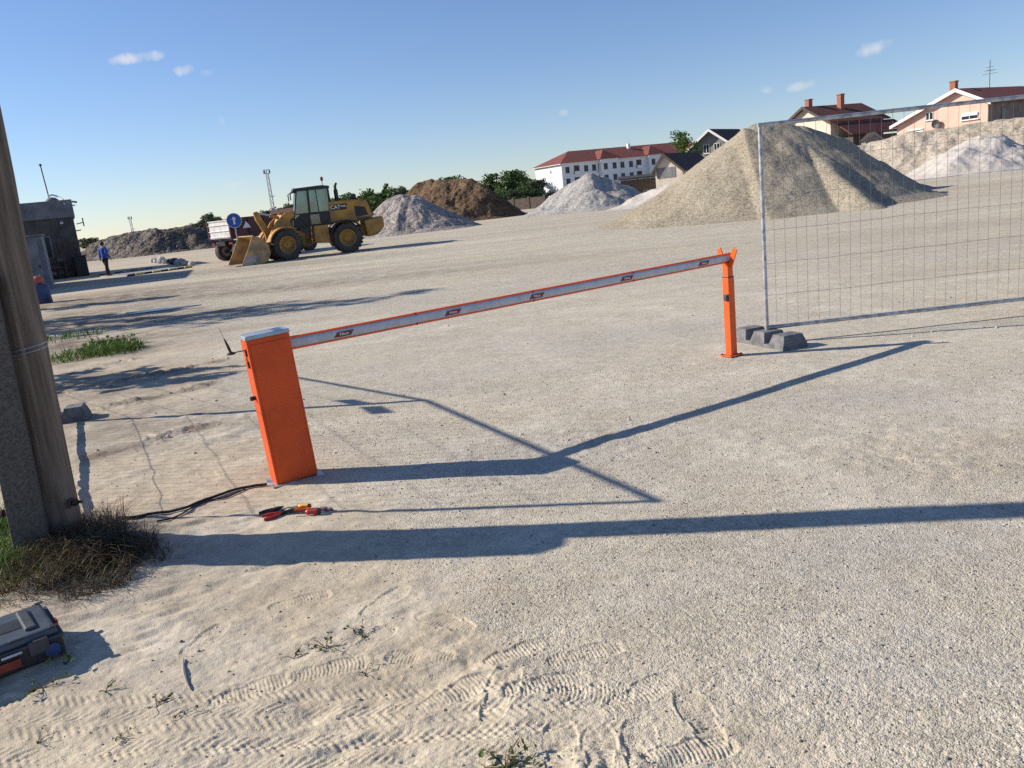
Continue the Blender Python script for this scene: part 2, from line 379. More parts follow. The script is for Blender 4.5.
# ================================================================== GROUND
def seg_dist(x, y, a, b):
    ax, ay = a[0], a[1]; bx, by = b[0], b[1]; dx, dy = bx - ax, by - ay
    t = np.clip(((x - ax)*dx + (y - ay)*dy)/max(dx*dx + dy*dy, 1e-9), 0, 1)
    return np.hypot(x - ax - t*dx, y - ay - t*dy), t
SB = sorted([(gp(x, y).y, gp(x, y).x) for x, y in ((660, 768), (560, 640), (430, 556), (300, 488), (225, 350), (160, 322), (90, 300))])
SBy = np.array([p[0] for p in SB]); SBx = np.array([p[1] for p in SB])
def sand_mask(x, y):
    xb = np.interp(y, SBy, SBx)
    n = fbm(x*1.1, y*1.1, 4, 5)
    return sstep(.35, -.35, x - xb + n*.9)
def foot(x, y, cx, cy, ang, s=1.0, bars=True, deep=.0045, tread=1.0):
    u = (x - cx)*math.cos(ang) + (y - cy)*math.sin(ang); v = -(x - cx)*math.sin(ang) + (y - cy)*math.cos(ang)
    u = u/s; v = v/s
    halfw = .047 + .012*np.sin((u + .10)*11) - .012*(np.abs(u + .035) < .03)
    e = np.maximum(np.abs(u)/.150, np.abs(v)/halfw)
    e = np.sqrt((np.abs(u)/.150)**4 + (np.abs(v)/np.maximum(halfw, .03))**4)
    inside = sstep(1.06, .9, e); rim = np.exp(-((e - 1.18)/.16)**2)
    pat = np.sign(np.sin(u*2*PI/.015 + (np.abs(v)*60 if bars else 0)))*.5
    pat = np.clip(np.sin(u*2*PI/.0155 + np.abs(v)*(55 if bars else 8))*2.2, -1, 1)
    return -deep*inside + inside*pat*.0014*tread*(np.abs(v) < halfw*.85) + rim*deep*.45
FEET = []
for px, py, a, s in ((330, 668, .2, 1), (455, 690, .5, 1), (500, 690, 1.3, 1.05), (545, 682, .15, 1.05), (590, 690, -.2, 1), (640, 690, .5, 1), (420, 655, 2.9, .95),
                     (520, 650, .35, 1), (585, 652, .2, 1), (370, 640, .9, .9), (250, 690, .4, 1), (560, 745, 1.5, 1), (600, 752, 1.5, 1),
                     (640, 745, 1.45, 1), (300, 600, .3, .95), (385, 600, 1.0, 1), (445, 620, 2.5, 1), (205, 640, 1.2, .9), (700, 715, 1.7, 1), (690, 750, .2, 1),
                     (180, 470, .5, .9), (150, 455, .9, .9), (225, 440, .6, 1), (190, 430, 1.0, 1), (235, 420, .4, 1), (210, 475, 2.2, .9)):
    p = gp(px, py); FEET.append((p.x, p.y, a, s))
def tyre(x, y, a, b, width, period, depth, kind=0, bend=0.0):
    d = np.array((b[0] - a[0], b[1] - a[1])); L = np.hypot(*d); d /= L
    u = (x - a[0])*d[0] + (y - a[1])*d[1]; v = -(x - a[0])*d[1] + (y - a[1])*d[0]
    v = v + bend*np.sin(u*.9) + .012*np.sin(u*2.3)
    inside = sstep(width/2 + .012, width/2 - .012, np.abs(v))*sstep(-.1, .15, u)*sstep(L + .1, L - .15, u)
    if kind == 0:
        lug = np.clip(np.sin((u + np.abs(v)*.9)*2*PI/period)*2, -1, 1)*(np.abs(np.abs(v) - width*.27) < width*.17)
        grv = np.exp(-(np.abs(v)/(width*.05))**2) + np.exp(-((np.abs(v) - width*.12)/(width*.03))**2)
    else:
        lug = np.clip(np.sin((u*1.0 + v*1.6)*2*PI/period)*2, -1, 1)*.7; grv = np.exp(-((np.abs(v) - width*.2)/(width*.05))**2)
    edge = np.exp(-((np.abs(v) - width/2 - .012)/.014)**2)*sstep(-.1, .15, u)*sstep(L + .1, L - .15, u)
    return inside*(-depth*.5 + lug*depth*.42 + grv*depth*.35) + edge*depth*.8
TY = []
for (a, b, wd, pe, de, kd) in (((-30, 712), (620, 690), .17, .034, .0062, 0), ((-30, 745), (640, 712), .20, .038, .0062, 0), ((-30, 772), (560, 735), .16, .034, .0055, 0),
                               ((60, 800), (640, 752), .15, .036, .0045, 1), ((150, 655), (520, 560), .16, .05, .002, 1),
                               ((700, 520), (1010, 425), .24, .08, .0045, 1), ((420, 520), (900, 380), .26, .08, .0035, 1)):
    A, B = gp(*a), gp(*b); TY.append(((A.x, A.y), (B.x, B.y), wd, pe, de, kd))
MOUNDS = []
for px, py, r_, h in ((640, 760, .10, .035), (590, 768, .12, .03), (505, 668, .10, .018), (460, 662, .08, .015), (690, 735, .08, .015), (470, 470, .4, .01), (600, 440, .5, .012), (900, 450, .7, .012)):
    p = gp(px, py); MOUNDS.append((p.x, p.y, r_, h))
CLODS = []   # low rows of dug earth on the verge left of the cabinet
for pts in (((75, 392), (150, 375), (215, 362)), ((85, 412), (150, 398), (205, 385)), ((100, 455), (150, 440), (200, 428)), ((75, 372), (130, 360))):
    CLODS.append([gp(*p) for p in pts])
def ground_z(x, y):
    r = np.hypot(x, y)
    near = sstep(26, 9, r)
    s = sand_mask(x, y)
    z = fbm(x*.35, y*.35, 3, 21)*.022*sstep(40, 12, r)
    z = z + near*s*(fbm(x*1.6, y*1.6, 3, 31)*.020 + fbm(x*5 + y*2, y*9 - x*2, 4, 41)*.006 + sstep(-.12, .25, fbm(x*.9, y*.9, 3, 43))*fbm(x*3 + y*6, y*10 - x*6, 2, 45)*.020*sstep(12, 7, r))
    z = z + sstep(14, 6, r)*((fbm(x*9, y*9, 2, 51) + sstep(5, 3.4, r)*fbm(x*30, y*30, 2, 53)*.5)*(.0025 + .004*s) + sstep(3.8, 2.6, r)*fbm(x*60, y*60, 2, 61)*(.0035 - .001*s))
    k = r < 16
    xs, ys = x[k], y[k]; a = np.zeros_like(xs); keep = np.ones_like(xs)
    dist = .75 + .5*fbm(xs*9, ys*9, 3, 77)*2
    for t in TY:
        # only the points near the strip
        A, B = t[0], t[1]; dd, _ = seg_dist(xs, ys, A, B); q = dd < .35
        a[q] += tyre(xs[q], ys[q], *t)*np.clip(dist[q]*1.2 - .35, .03, .55)
    for cx, cy, an, sc in FEET:
        q = np.hypot(xs - cx, ys - cy) < .26
        a[q] += foot(xs[q], ys[q], cx, cy, an, sc, (int(cx*977) % 2) == 0, .0045, 1.0 if math.hypot(cx, cy) < 4.2 else 0.0)*np.clip(dist[q] + .1, .3, 1.0)
    for cx, cy, rr, h in MOUNDS:
        d2 = ((xs - cx)**2 + (ys - cy)**2)/rr**2; a += .7*h*np.exp(-d2)*(1 + 1.2*fbm(xs*11, ys*11, 3, 91))
    for line in CLODS:
        for p, q2 in zip(line[:-1], line[1:]):
            dd, _ = seg_dist(xs, ys, p, q2); n = fbm(xs*5, ys*5, 4, 95)
            a += np.exp(-(dd/.16)**2)*np.clip(n*.05 + fbm(xs*14, ys*14, 2, 96)*.04, 0, .032)
    # earth heaped round the foot of the pole
    d2 = (xs + 2.55)**2/.5**2 + (ys - 4.25)**2/.45**2; a += .07*np.exp(-d2)*(1 + .8*fbm(xs*4, ys*4, 3, 99))
    z = z.copy(); z[k] += a
    return z
def gz(x, y): return float(ground_z(np.array([float(x)]), np.array([float(y)]))[0])

ang = np.concatenate([np.radians(np.arange(-180, -46, 4.0)), np.radians(np.linspace(-44, 44, 1080)), np.radians(np.arange(46, 180, 4.0))])
rows = np.arange(800, 36, -.85)
rad = np.concatenate([np.array([.02, .5, 1.0, 1.4, 1.6]), CAM_H*FOC/rows, CAM_H*FOC/36*1.09**np.arange(1, 64)])
rad = np.unique(rad)
A_, R_ = np.meshgrid(ang, rad); X_ = R_*np.sin(A_); Y_ = R_*np.cos(A_)
Z_ = ground_z(X_.ravel(), Y_.ravel())
nc, nr = len(ang), len(rad)
ii, jj = np.meshgrid(np.arange(nr - 1), np.arange(nc), indexing='ij')
j2 = (jj + 1) % nc
F_ = np.stack([ii*nc + jj, ii*nc + j2, (ii + 1)*nc + j2, (ii + 1)*nc + jj], -1).reshape(-1, 4)[:, ::-1]
def ground_mat():
    m = bpy.data.materials.new('gravel and sand ground'); m.use_nodes = True
    n = m.node_tree.nodes; l = m.node_tree.links; b = n['Principled BSDF']
    b.inputs['Roughness'].default_value = .95; b.inputs['Specular IOR Level'].default_value = .12
    geo = n.new('ShaderNodeNewGeometry'); P = geo.outputs['Position']
    at_ = n.new('ShaderNodeAttribute'); at_.attribute_name = 'sand'
    def noise(scale, detail=5, rough=.6, src=P):
        k = n.new('ShaderNodeTexNoise'); k.inputs['Scale'].default_value = scale; k.inputs['Detail'].default_value = detail; k.inputs['Roughness'].default_value = rough
        l.new(src, k.inputs['Vector']); return k.outputs['Fac']
    def vor(scale, feature='F1', rnd=1.0):
        k = n.new('ShaderNodeTexVoronoi'); k.inputs['Scale'].default_value = scale; k.feature = feature; k.inputs['Randomness'].default_value = rnd
        l.new(P, k.inputs['Vector']); return k
    def ramp(src, stops):
        k = n.new('ShaderNodeValToRGB'); e = k.color_ramp.elements
        e[0].position, e[0].color = stops[0][0], (*stops[0][1], 1); e[1].position, e[1].color = stops[-1][0], (*stops[-1][1], 1)
        for p, c in stops[1:-1]: q = e.new(p); q.color = (*c, 1)
        l.new(src, k.inputs['Fac']); return k.outputs['Color']
    def mix(f, a, b_, mode='MIX'):
        k = n.new('ShaderNodeMix'); k.data_type = 'RGBA'; k.blend_type = mode
        for s, v in (('Factor', f), ('A', a), ('B', b_)):
            if isinstance(v, (int, float)): k.inputs[s].default_value = v
            elif isinstance(v, tuple): k.inputs[s].default_value = (*v, 1)
            else: l.new(v, k.inputs[s])
        return k.outputs['Result']
    def mth(op, a, b_=None, c=None, clamp=False):
        k = n.new('ShaderNodeMath'); k.operation = op; k.use_clamp = clamp
        for i, v in enumerate((a, b_, c)):
            if v is None: continue
            if isinstance(v, (int, float)): k.inputs[i].default_value = v
            else: l.new(v, k.inputs[i])
        return k.outputs[0]
    def rng(src, a, b_, lo=0.0, hi=1.0):
        k = n.new('ShaderNodeMapRange'); k.inputs['From Min'].default_value = a; k.inputs['From Max'].default_value = b_
        k.inputs['To Min'].default_value = lo; k.inputs['To Max'].default_value = hi; l.new(src, k.inputs['Value']); return k.outputs['Result']
    v1 = vor(74); v2 = vor(165); v3 = vor(24)
    def red(v): k = n.new('ShaderNodeSeparateColor'); l.new(v.outputs['Color'], k.inputs[0]); return k.outputs[0]
    pal = [(0, (.075, .068, .06)), (.19, (.25, .23, .195)), (.40, (.52, .475, .38)), (.8, (.63, .58, .475)), (.93, (.70, .66, .58)), (1, (.55, .40, .25))]
    grav = mix(.68, ramp(red(v1), pal), ramp(red(v2), pal))
    big = mth('GREATER_THAN', red(v3), .93)
    dust = rng(noise(1.7, 6), .38, .66)
    grav = mix(mth('MULTIPLY', dust, .38), grav, (.56, .505, .395))
    sandc = mix(rng(noise(3.2, 7), .38, .64), (.53, .455, .34), (.46, .385, .28))
    sandc = mix(mth('MULTIPLY', rng(red(v2), .8, 1.0), .35), sandc, (.30, .26, .215))
    sandc = mix(rng(noise(22, 5), .56, .74, 0, .5), sandc, (.33, .27, .21))
    s = mth('ADD', at_.outputs['Fac'], mth('MULTIPLY', mth('SUBTRACT', noise(5, 6), .5), .8), clamp=True)
    drift = rng(noise(.5, 6, .65), .50, .66, 0, .5)                    # blown sand over the gravel
    s = mth('MAXIMUM', s, drift)
    col = mix(s, grav, sandc)
    # wheel-dirt streaks along the driving direction and broad tonal patches
    mp = n.new('ShaderNodeMapping'); mp.inputs['Scale'].default_value = (.035, .20, 1); mp.inputs['Rotation'].default_value = (0, 0, R(-14)); l.new(P, mp.inputs['Vector'])
    st = noise(1.0, 7, .62, mp.outputs[0])
    col = mix(rng(st, .46, .62, 0, .72), col, (.38, .315, .235))
    mp2 = n.new('ShaderNodeMapping'); mp2.inputs['Scale'].default_value = (.05, .5, 1); mp2.inputs['Rotation'].default_value = (0, 0, R(-24)); l.new(P, mp2.inputs['Vector'])
    col = mix(rng(noise(1.0, 6, .6, mp2.outputs[0]), .50, .66, 0, .65), col, (.60, .55, .45))
    col = mix(rng(noise(.16, 5), .40, .60, 0, .45), col, (.41, .375, .32))
    col = mix(rng(noise(.9, 6, .7), .48, .70, 0, .4), col, (.42, .40, .365))
    col = mix(1.0, col, (1.09, 1.08, 1.035), 'MULTIPLY')
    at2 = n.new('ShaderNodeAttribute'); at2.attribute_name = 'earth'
    pl = n.new('ShaderNodeAttribute'); pl.attribute_name = 'lane'
    col = mix(mth('MULTIPLY', pl.outputs['Fac'], rng(noise(1.6, 7, .7), .35, .62)), col, (.64, .585, .475))
    gr = n.new('ShaderNodeAttribute'); gr.attribute_name = 'chips'
    col = mix(mth('MULTIPLY', gr.outputs['Fac'], rng(noise(1.3, 7, .7), .36, .58)), col, mix(.5, (.40, .40, .39), grav, 'MIX'))
    sp1 = rng(noise(11, 9, .85), .36, .64, .80, 1.18); sp2 = rng(noise(2.6, 8, .8), .36, .64, .86, 1.10)
    k_ = n.new('ShaderNodeVectorMath'); k_.operation = 'SCALE'; l.new(col, k_.inputs[0]); l.new(mth('MULTIPLY', sp1, sp2), k_.inputs['Scale']); col = k_.outputs[0]
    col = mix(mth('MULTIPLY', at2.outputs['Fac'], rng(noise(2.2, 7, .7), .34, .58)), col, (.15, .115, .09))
    l.new(col, b.inputs['Base Color'])
    inv = mth('SUBTRACT', 1.0, s)
    hgt = mth('MULTIPLY', mth('SUBTRACT', 1.0, v1.outputs['Distance']), .007)
    hgt = mth('MULTIPLY_ADD', mth('SUBTRACT', 1.0, v2.outputs['Distance']), .0085, hgt)
    hgt = mth('MULTIPLY', hgt, mth('MULTIPLY_ADD', inv, .85, .25))
    hgt = mth('MULTIPLY_ADD', noise(140, 4), .005, hgt)
    hgt = mth('MULTIPLY_ADD', noise(18, 6), .006, hgt)
    bp = n.new('ShaderNodeBump'); bp.inputs['Strength'].default_value = .46; bp.inputs['Distance'].default_value = 1.0
    l.new(hgt, bp.inputs['Height']); l.new(bp.outputs[0], b.inputs['Normal'])
    return m
M['ground'] = ground_mat()
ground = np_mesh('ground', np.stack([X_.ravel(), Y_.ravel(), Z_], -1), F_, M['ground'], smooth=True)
tag(ground, 'pale gravel and sand yard with tyre tracks and footprints', None, None, 'structure')
at_s = ground.data.attributes.new('sand', 'FLOAT', 'POINT'); at_s.data.foreach_set('value', sand_mask(X_.ravel(), Y_.ravel()).astype(np.float32))
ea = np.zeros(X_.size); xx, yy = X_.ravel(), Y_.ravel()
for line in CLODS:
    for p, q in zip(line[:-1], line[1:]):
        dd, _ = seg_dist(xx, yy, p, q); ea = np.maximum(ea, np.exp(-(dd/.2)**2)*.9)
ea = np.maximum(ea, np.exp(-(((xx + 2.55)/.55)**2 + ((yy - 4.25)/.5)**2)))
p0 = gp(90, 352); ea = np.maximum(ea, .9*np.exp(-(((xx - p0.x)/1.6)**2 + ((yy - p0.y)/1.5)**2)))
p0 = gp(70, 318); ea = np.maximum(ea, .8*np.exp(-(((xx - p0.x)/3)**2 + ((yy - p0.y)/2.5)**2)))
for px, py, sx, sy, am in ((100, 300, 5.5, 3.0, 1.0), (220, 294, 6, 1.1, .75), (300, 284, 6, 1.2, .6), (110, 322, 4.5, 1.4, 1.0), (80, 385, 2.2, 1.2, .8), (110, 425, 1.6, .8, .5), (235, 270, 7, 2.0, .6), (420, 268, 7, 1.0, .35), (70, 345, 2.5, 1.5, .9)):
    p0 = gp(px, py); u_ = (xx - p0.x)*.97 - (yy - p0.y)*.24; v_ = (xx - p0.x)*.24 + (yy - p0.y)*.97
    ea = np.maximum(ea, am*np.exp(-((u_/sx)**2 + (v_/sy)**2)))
ln = np.zeros(X_.size)
for path in (((300, 560), (450, 500), (620, 440), (760, 398), (900, 372), (1040, 352)), ((560, 332), (680, 366), (780, 402), (900, 432), (1040, 470)), ((290, 345), (420, 322), (560, 305), (700, 292), (760, 286)),
             ((300, 282), (480, 262), (640, 246), (800, 232), (1000, 212)), ((150, 300), (330, 268), (520, 246), (700, 232)), ((700, 300), (860, 330), (1040, 372))):
    q = [gp(*p) for p in path]
    d = np.full(X_.size, 99.0)
    for a_, b_ in zip(q[:-1], q[1:]): d = np.minimum(d, seg_dist(xx, yy, a_, b_)[0])
    d = d + fbm(xx*.8, yy*.8, 3, 71)*.35
    ln = np.maximum(ln, np.maximum(np.exp(-((d - .85)/.24)**2), .35*np.exp(-(d/1.6)**2))*.8)
at_l = ground.data.attributes.new('lane', 'FLOAT', 'POINT'); at_l.data.foreach_set('value', ln.astype(np.float32))
cg = np.zeros(X_.size)
for px, py, sx, sy, am in ((540, 455, 1.1, .55, .9), (620, 335, 2.2, .9, .8), (470, 375, 1.2, .6, .7), (860, 560, .9, .45, .7), (900, 395, 1.4, .6, .6), (400, 300, 4, 1.6, .7), (640, 270, 5, 1.8, .6), (950, 650, .8, .35, .7), (330, 330, 2.0, .9, .7)):
    p0 = gp(px, py); cg = np.maximum(cg, .72*am*np.exp(-(((xx - p0.x)/sx)**2 + ((yy - p0.y)/sy)**2)))
at_c = ground.data.attributes.new('chips', 'FLOAT', 'POINT'); at_c.data.foreach_set('value', cg.astype(np.float32))
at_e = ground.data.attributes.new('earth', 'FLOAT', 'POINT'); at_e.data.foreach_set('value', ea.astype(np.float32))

# shallow puddle on the yard
pc = gp(158, 310); pud = []
for k in range(40):
    a = 2*PI*k/40; rr = 1 + .25*math.sin(3*a + 1) + .18*math.sin(5*a)
    pud.append((pc.x + 0.75*rr*math.cos(a), pc.y + .30*rr*math.sin(a)))
M['water'] = mat('puddle water', (.05, .055, .06), .28, 0, .1, 2, bump=.02, bscale=3)
pm = MB().plan(pud, -.05, .012).build('puddle', 'water'); tag(pm, 'shallow blue puddle on the yard in front of the office', None, None, 'structure')

# ================================================================== HEAPS
def heap(name, label, cat, ridges, m, margin=2.0, n=170, noise=.35, rough=.12, round_=.5, group=None, steps=0.0, seed=3, flat=None):
    """ridges: lists of (x, y, height), each with its slope; the surface is the upper envelope of cones along the ridges"""
    pts = [p for r_, k in ridges for p in r_]
    ox = sum(p[0] for p in pts)/len(pts); oy = sum(p[1] for p in pts)/len(pts)
    x0 = min(p[0] - p[2]/k for r_, k in ridges for p in r_) - margin; x1 = max(p[0] + p[2]/k for r_, k in ridges for p in r_) + margin
    y0 = min(p[1] - p[2]/k for r_, k in ridges for p in r_) - margin; y1 = max(p[1] + p[2]/k for r_, k in ridges for p in r_) + margin
    asp = (y1 - y0)/(x1 - x0); nx = int(n/math.sqrt(asp)); ny = int(n*math.sqrt(asp))
    gx, gy = np.meshgrid(np.linspace(x0, x1, nx), np.linspace(y0, y1, ny)); x = gx.ravel(); y = gy.ravel()
    wx = x + fbm(x*.35, y*.35, 3, seed)*noise*2.2; wy = y + fbm(x*.35, y*.35, 3, seed + 9)*noise*2.2
    z = np.full_like(x, -9.0)
    for r_, k in ridges:
        segs = list(zip(r_[:-1], r_[1:])) if len(r_) > 1 else [(r_[0], r_[0])]
        for a, b in segs:
            d, t = seg_dist(wx, wy, a, b); h = a[2] + (b[2] - a[2])*t
            d = np.sqrt(d*d + round_*round_) - round_
            z = np.maximum(z, h - k*d)
    cx, cy = x - ox, y - oy
    th = np.arctan2(cy, cx); rr = np.hypot(cx, cy)
    gull = vnoise(th*9, rr*.25, seed + 20)*rough*.55 + vnoise(th*31, rr*.35, seed + 21)*rough*.25
    foot_ = sstep(-.3, .8, z)
    z = z + foot_*(gull + fbm(x*1.3, y*1.3, 4, seed + 30)*rough*1.6) + fbm(x*.8, y*.8, 3, seed + 33)*.12*sstep(.8, -.2, z)
    if flat is not None: z = np.minimum(z, flat + fbm(x*.6, y*.6, 3, seed + 40)*.5)
    if steps: z = z + foot_*np.abs(fbm(x*.7, y*.7, 4, seed + 50))*steps
    # flatten the toe so it runs out gently into the yard
    z = np.where(z < .35, z*.55 + .16, z) - .12
    z = np.maximum(z, -.25)
    V = np.stack([x - ox, y - oy, z], -1)
    ii, jj = np.meshgrid(np.arange(ny - 1), np.arange(nx - 1), indexing='ij')
    F = np.stack([ii*nx + jj, ii*nx + jj + 1, (ii + 1)*nx + jj + 1, (ii + 1)*nx + jj], -1).reshape(-1, 4)
    F = F[(z[F] > -.12).any(1)]
    used = np.unique(F); mp = -np.ones(len(V), int); mp[used] = np.arange(len(used))
    o = np_mesh(name, V[used], mp[F], m, smooth=True); o.location = (ox, oy, 0)
    return tag(o, label, cat, group)
def P3(px, py, Y):
    p = at(px, py, Y); return (p.x, p.y, p.z + .12)
M['gravel_big'] = stone_mat('tan gravel', [(.18, .155, .115), (.31, .27, .20), (.38, .335, .255), (.44, .395, .31)], 20, .32, .04, tone=(.86, .84, .81), tone_scale=.3)
M['gravel_tan'] = stone_mat('light tan gravel', [(.26, .22, .17), (.42, .36, .28), (.50, .44, .35), (.55, .49, .41)], 11, .32, .05, tone=(.90, .88, .84), tone_scale=.3)
M['gravel_grey'] = stone_mat('grey crushed stone', [(.21, .20, .185), (.34, .325, .30), (.40, .385, .355), (.47, .455, .42)], 9, .4, .06, tone=(.85, .84, .84), tone_scale=.3)
M['gravel_pink'] = stone_mat('pinkish coarse stone', [(.17, .145, .13), (.31, .27, .24), (.38, .34, .305), (.48, .44, .41)], 7.5, .5, .08, tone=(.85, .83, .81), tone_scale=.4)
M['rubble'] = stone_mat('brown rubble', [(.055, .047, .04), (.12, .102, .085), (.165, .14, .118), (.25, .225, .20)], 5.0, .7, .2, tone=(.75, .72, .68), tone_scale=.3)
M['soil'] = stone_mat('dark brown soil', [(.085, .055, .032), (.13, .085, .05), (.16, .105, .06), (.21, .14, .085)], 5.0, .6, .15, tone=(.7, .68, .65), tone_scale=.35)
M['white_sand'] = stone_mat('white sand', [(.42, .39, .35), (.49, .455, .41), (.52, .485, .44), (.55, .52, .48)], 9, .3, .05, tone=(.9, .89, .88), tone_scale=.5)

heap('gravel_heap', 'big tan gravel heap with a dark shaded right flank behind the wire fence panel', 'gravel heap',
     [([P3(757, 124, 36), P3(776, 122, 36.4)], .62), ([P3(776, 122, 36.4), P3(786, 125, 37)], .85), ([P3(782, 123, 36.8), (gp(874, 209).x, gp(874, 209).y, .25)], .95), ([P3(744, 128, 35.6), (gp(640, 224).x, gp(640, 224).y, .1)], .62), ([P3(735, 150, 36)], .50),
      ([P3(800, 125, 41), P3(838, 138, 42), P3(880, 161, 41.5), P3(920, 184, 40.5)], 1.0)], M['gravel_big'], n=330, noise=.12, rough=.05, round_=.35, seed=5)
heap('gravel_heap', 'grey crushed stone heap in front of the white apartment block', 'gravel heap',
     [([P3(590, 173, 73), P3(598, 177, 73)], .56), ([P3(598, 178, 73), P3(634, 192, 74)], .62), ([P3(596, 190, 69.5)], .6)], M['gravel_grey'], n=200, noise=.35, rough=.10, round_=.5, seed=15)
heap('stone_heap', 'pinkish grey coarse stone heap just behind the yellow loader', 'stone heap',
     [([P3(401, 194, 63), P3(408, 196, 63)], .60)], M['gravel_pink'], n=200, noise=.3, rough=.12, round_=.4, seed=25)
heap('soil_heap', 'dark brown soil heap with a flat top in front of the green trees', 'soil heap',
     [([P3(424, 182, 86), P3(440, 180, 84), P3(468, 179.5, 82)], .78), ([P3(468, 180, 82), P3(505, 205, 80)], .7)], M['soil'], n=220, noise=.45, rough=.14, round_=.35, seed=35, steps=.22)
heap('rubble_heap', 'long low brown rubble heap behind the man in the blue shirt', 'rubble heap',
     [([P3(112, 237, 88), P3(128, 233, 87), P3(160, 229, 86), P3(190, 226, 87), P3(205, 232, 88)], .62)], M['rubble'], n=260, noise=.6, rough=.13, round_=.8, seed=45, steps=.10)
heap('gravel_heap', 'long light tan gravel bank below the peach house', 'gravel bank',
     [([P3(800, 152, 78), P3(862, 145, 77), P3(905, 133, 75), P3(950, 128, 73), P3(1000, 120, 71), P3(1080, 112, 69)], .62)], M['gravel_tan'], n=280, noise=.45, rough=.12, round_=.8, seed=55)
heap('sand_heap', 'white sand heap with lumpy right side behind the wire fence panel', 'sand heap',
     [([P3(980, 135, 62), P3(990, 135, 61.6)], .50), ([P3(990, 136, 61), P3(1012, 143, 61.5)], .62), ([P3(968, 148, 57.5)], .55), ([P3(1035, 150, 62)], .5)], M['white_sand'], n=200, noise=.4, rough=.09, round_=.4, seed=65)
heap('sand_heap', 'low pale sand heap between the sheds and the grey stone heap', 'sand heap',
     [([P3(668, 184, 64), P3(690, 182, 62)], .42)], M['white_sand'], n=90, noise=.4, rough=.1, round_=.5, seed=75)

# ================================================================== VEGETATION
def leaf_cloud(centres, radii, count, size, flat=.6, rng=None):
    rng = rng or RNG
    n = count; ci = rng.integers(0, len(centres), n)
    c = np.asarray(centres)[ci]; rad = np.asarray(radii)[ci]
    d = rng.normal(size=(n, 3)); d /= np.linalg.norm(d, axis=1, keepdims=True)
    rr = rng.random(n)**(1/2.2)
    p = c + d*(rad*rr[:, None])
    nrm = d*.7 + rng.normal(size=(n, 3))*.6 + np.array([0, 0, .35]); nrm /= np.linalg.norm(nrm, axis=1, keepdims=True)
    t = np.cross(nrm, rng.normal(size=(n, 3))); t /= np.linalg.norm(t, axis=1, keepdims=True); b = np.cross(nrm, t)
    s = size*(.6 + .8*rng.random(n))[:, None]
    v = np.stack([p - t*s*.5, p + b*s*.32*flat*1.6, p + t*s*.6, p - b*s*.32*flat*1.6], 1).reshape(-1, 3)
    return v, np.arange(4*n).reshape(-1, 4)
def tree(name, label, cat, loc, h, wdt, m, leaves, leaf, group=None, style='round', nb=9, seed=0, trunk_h=.35):
    rg = np.random.default_rng(seed); rd = random.Random(seed)
    t = thing(name, label, cat, loc, rd.uniform(0, 6), group)
    mb = MB(); r0 = max(.05, h*.022)
    top = Vector((rd.uniform(-.04, .04)*h, rd.uniform(-.04, .04)*h, h*.9))
    mid = top*.5 + Vector((rd.uniform(-.03, .03)*h, rd.uniform(-.03, .03)*h, 0))
    mb.tube([(0, 0, -.1), tuple(mid*.5), tuple(mid), tuple(top*.8), tuple(top)], [r0*1.2, r0*.9, r0*.7, r0*.4, r0*.12], 7)
    cs, rs = [], []
    for i in range(nb):
        f = trunk_h + (1 - trunk_h)*(i + .6)/nb; base = mid*min(f/.5, 1) if f < .5 else mid + (top - mid)*((f - .5)/.5)
        if style == 'round': reach = wdt*.5*math.sqrt(max(.12, 1 - ((f - (trunk_h + 1)/2)/((1 - trunk_h)*.56))**2))
        elif style == 'tall': reach = wdt*.5*(1.05 - abs(f - .5))
        else: reach = wdt*.5*(1.15 - f)
        for q in range(3 if style != 'tall' else 2):
            a = rd.uniform(0, 2*PI); rch = reach*rd.uniform(.35, 1.0)
            tip = base + Vector((math.cos(a)*rch, math.sin(a)*rch, rd.uniform(.02, .12)*h))
            mb.tube([tuple(base), tuple((base + tip)/2 + Vector((0, 0, -.02*h))), tuple(tip)], [r0*.38*(1.1 - f), r0*.26*(1.1 - f), r0*.08], 5)
            cs.append(tip); rs.append((wdt*rd.uniform(.13, .24), wdt*rd.uniform(.13, .24), wdt*rd.uniform(.10, .20)))
        cs.append(base + Vector((0, 0, .04*h))); rs.append((wdt*.15, wdt*.15, wdt*.15))
    mb.build('trunk', 'bark', t, smooth=True)
    v, f = leaf_cloud([tuple(c) for c in cs], rs, leaves, leaf, rng=rg)
    np_mesh('crown', v, f, m, t)
    return t

# distant belt of trees beyond the heaps: three kinds, copied
protos = []
for i, (st, hh, ww, mm) in enumerate((('round', 9.5, 8.5, 'leaf_dark'), ('round', 8.0, 9.0, 'leaf_mid'), ('tall', 11.0, 4.0, 'leaf_dark'), ('round', 6.5, 7.5, 'leaf_grey'))):
    protos.append(tree('tree', ['dense dark round tree in the belt behind the heaps', 'lighter green spreading tree in the belt behind the heaps', 'narrow tall dark tree in the belt behind the heaps',
                                'low grey green tree in the belt behind the heaps'][i], 'tree', (0, 0, 0), hh, ww, M[mm], 1500, .75, 'trees in the belt behind the heaps', st, 8, 100 + i, .12))
first = [True]*4
def place_tree(k, px, Y, s, group='trees in the belt behind the heaps'):
    t = protos[k] if first[k] else copy_tree(protos[k]); first[k] = False
    p = at(px, 220, Y); t.location = (p.x, Y, -.3); t.rotation_euler.z = random.uniform(0, 6.28); t.scale = (s*random.uniform(.9, 1.15), s*random.uniform(.9, 1.15), s*random.uniform(.88, 1.12))
    return t
rd = random.Random(4)
belt = []
for px in range(338, 420, 6): belt.append((rd.choice((0, 0, 1, 1, 3)), px + rd.uniform(-3, 3), rd.uniform(205, 240), .82 + .12*(px - 338)/74))
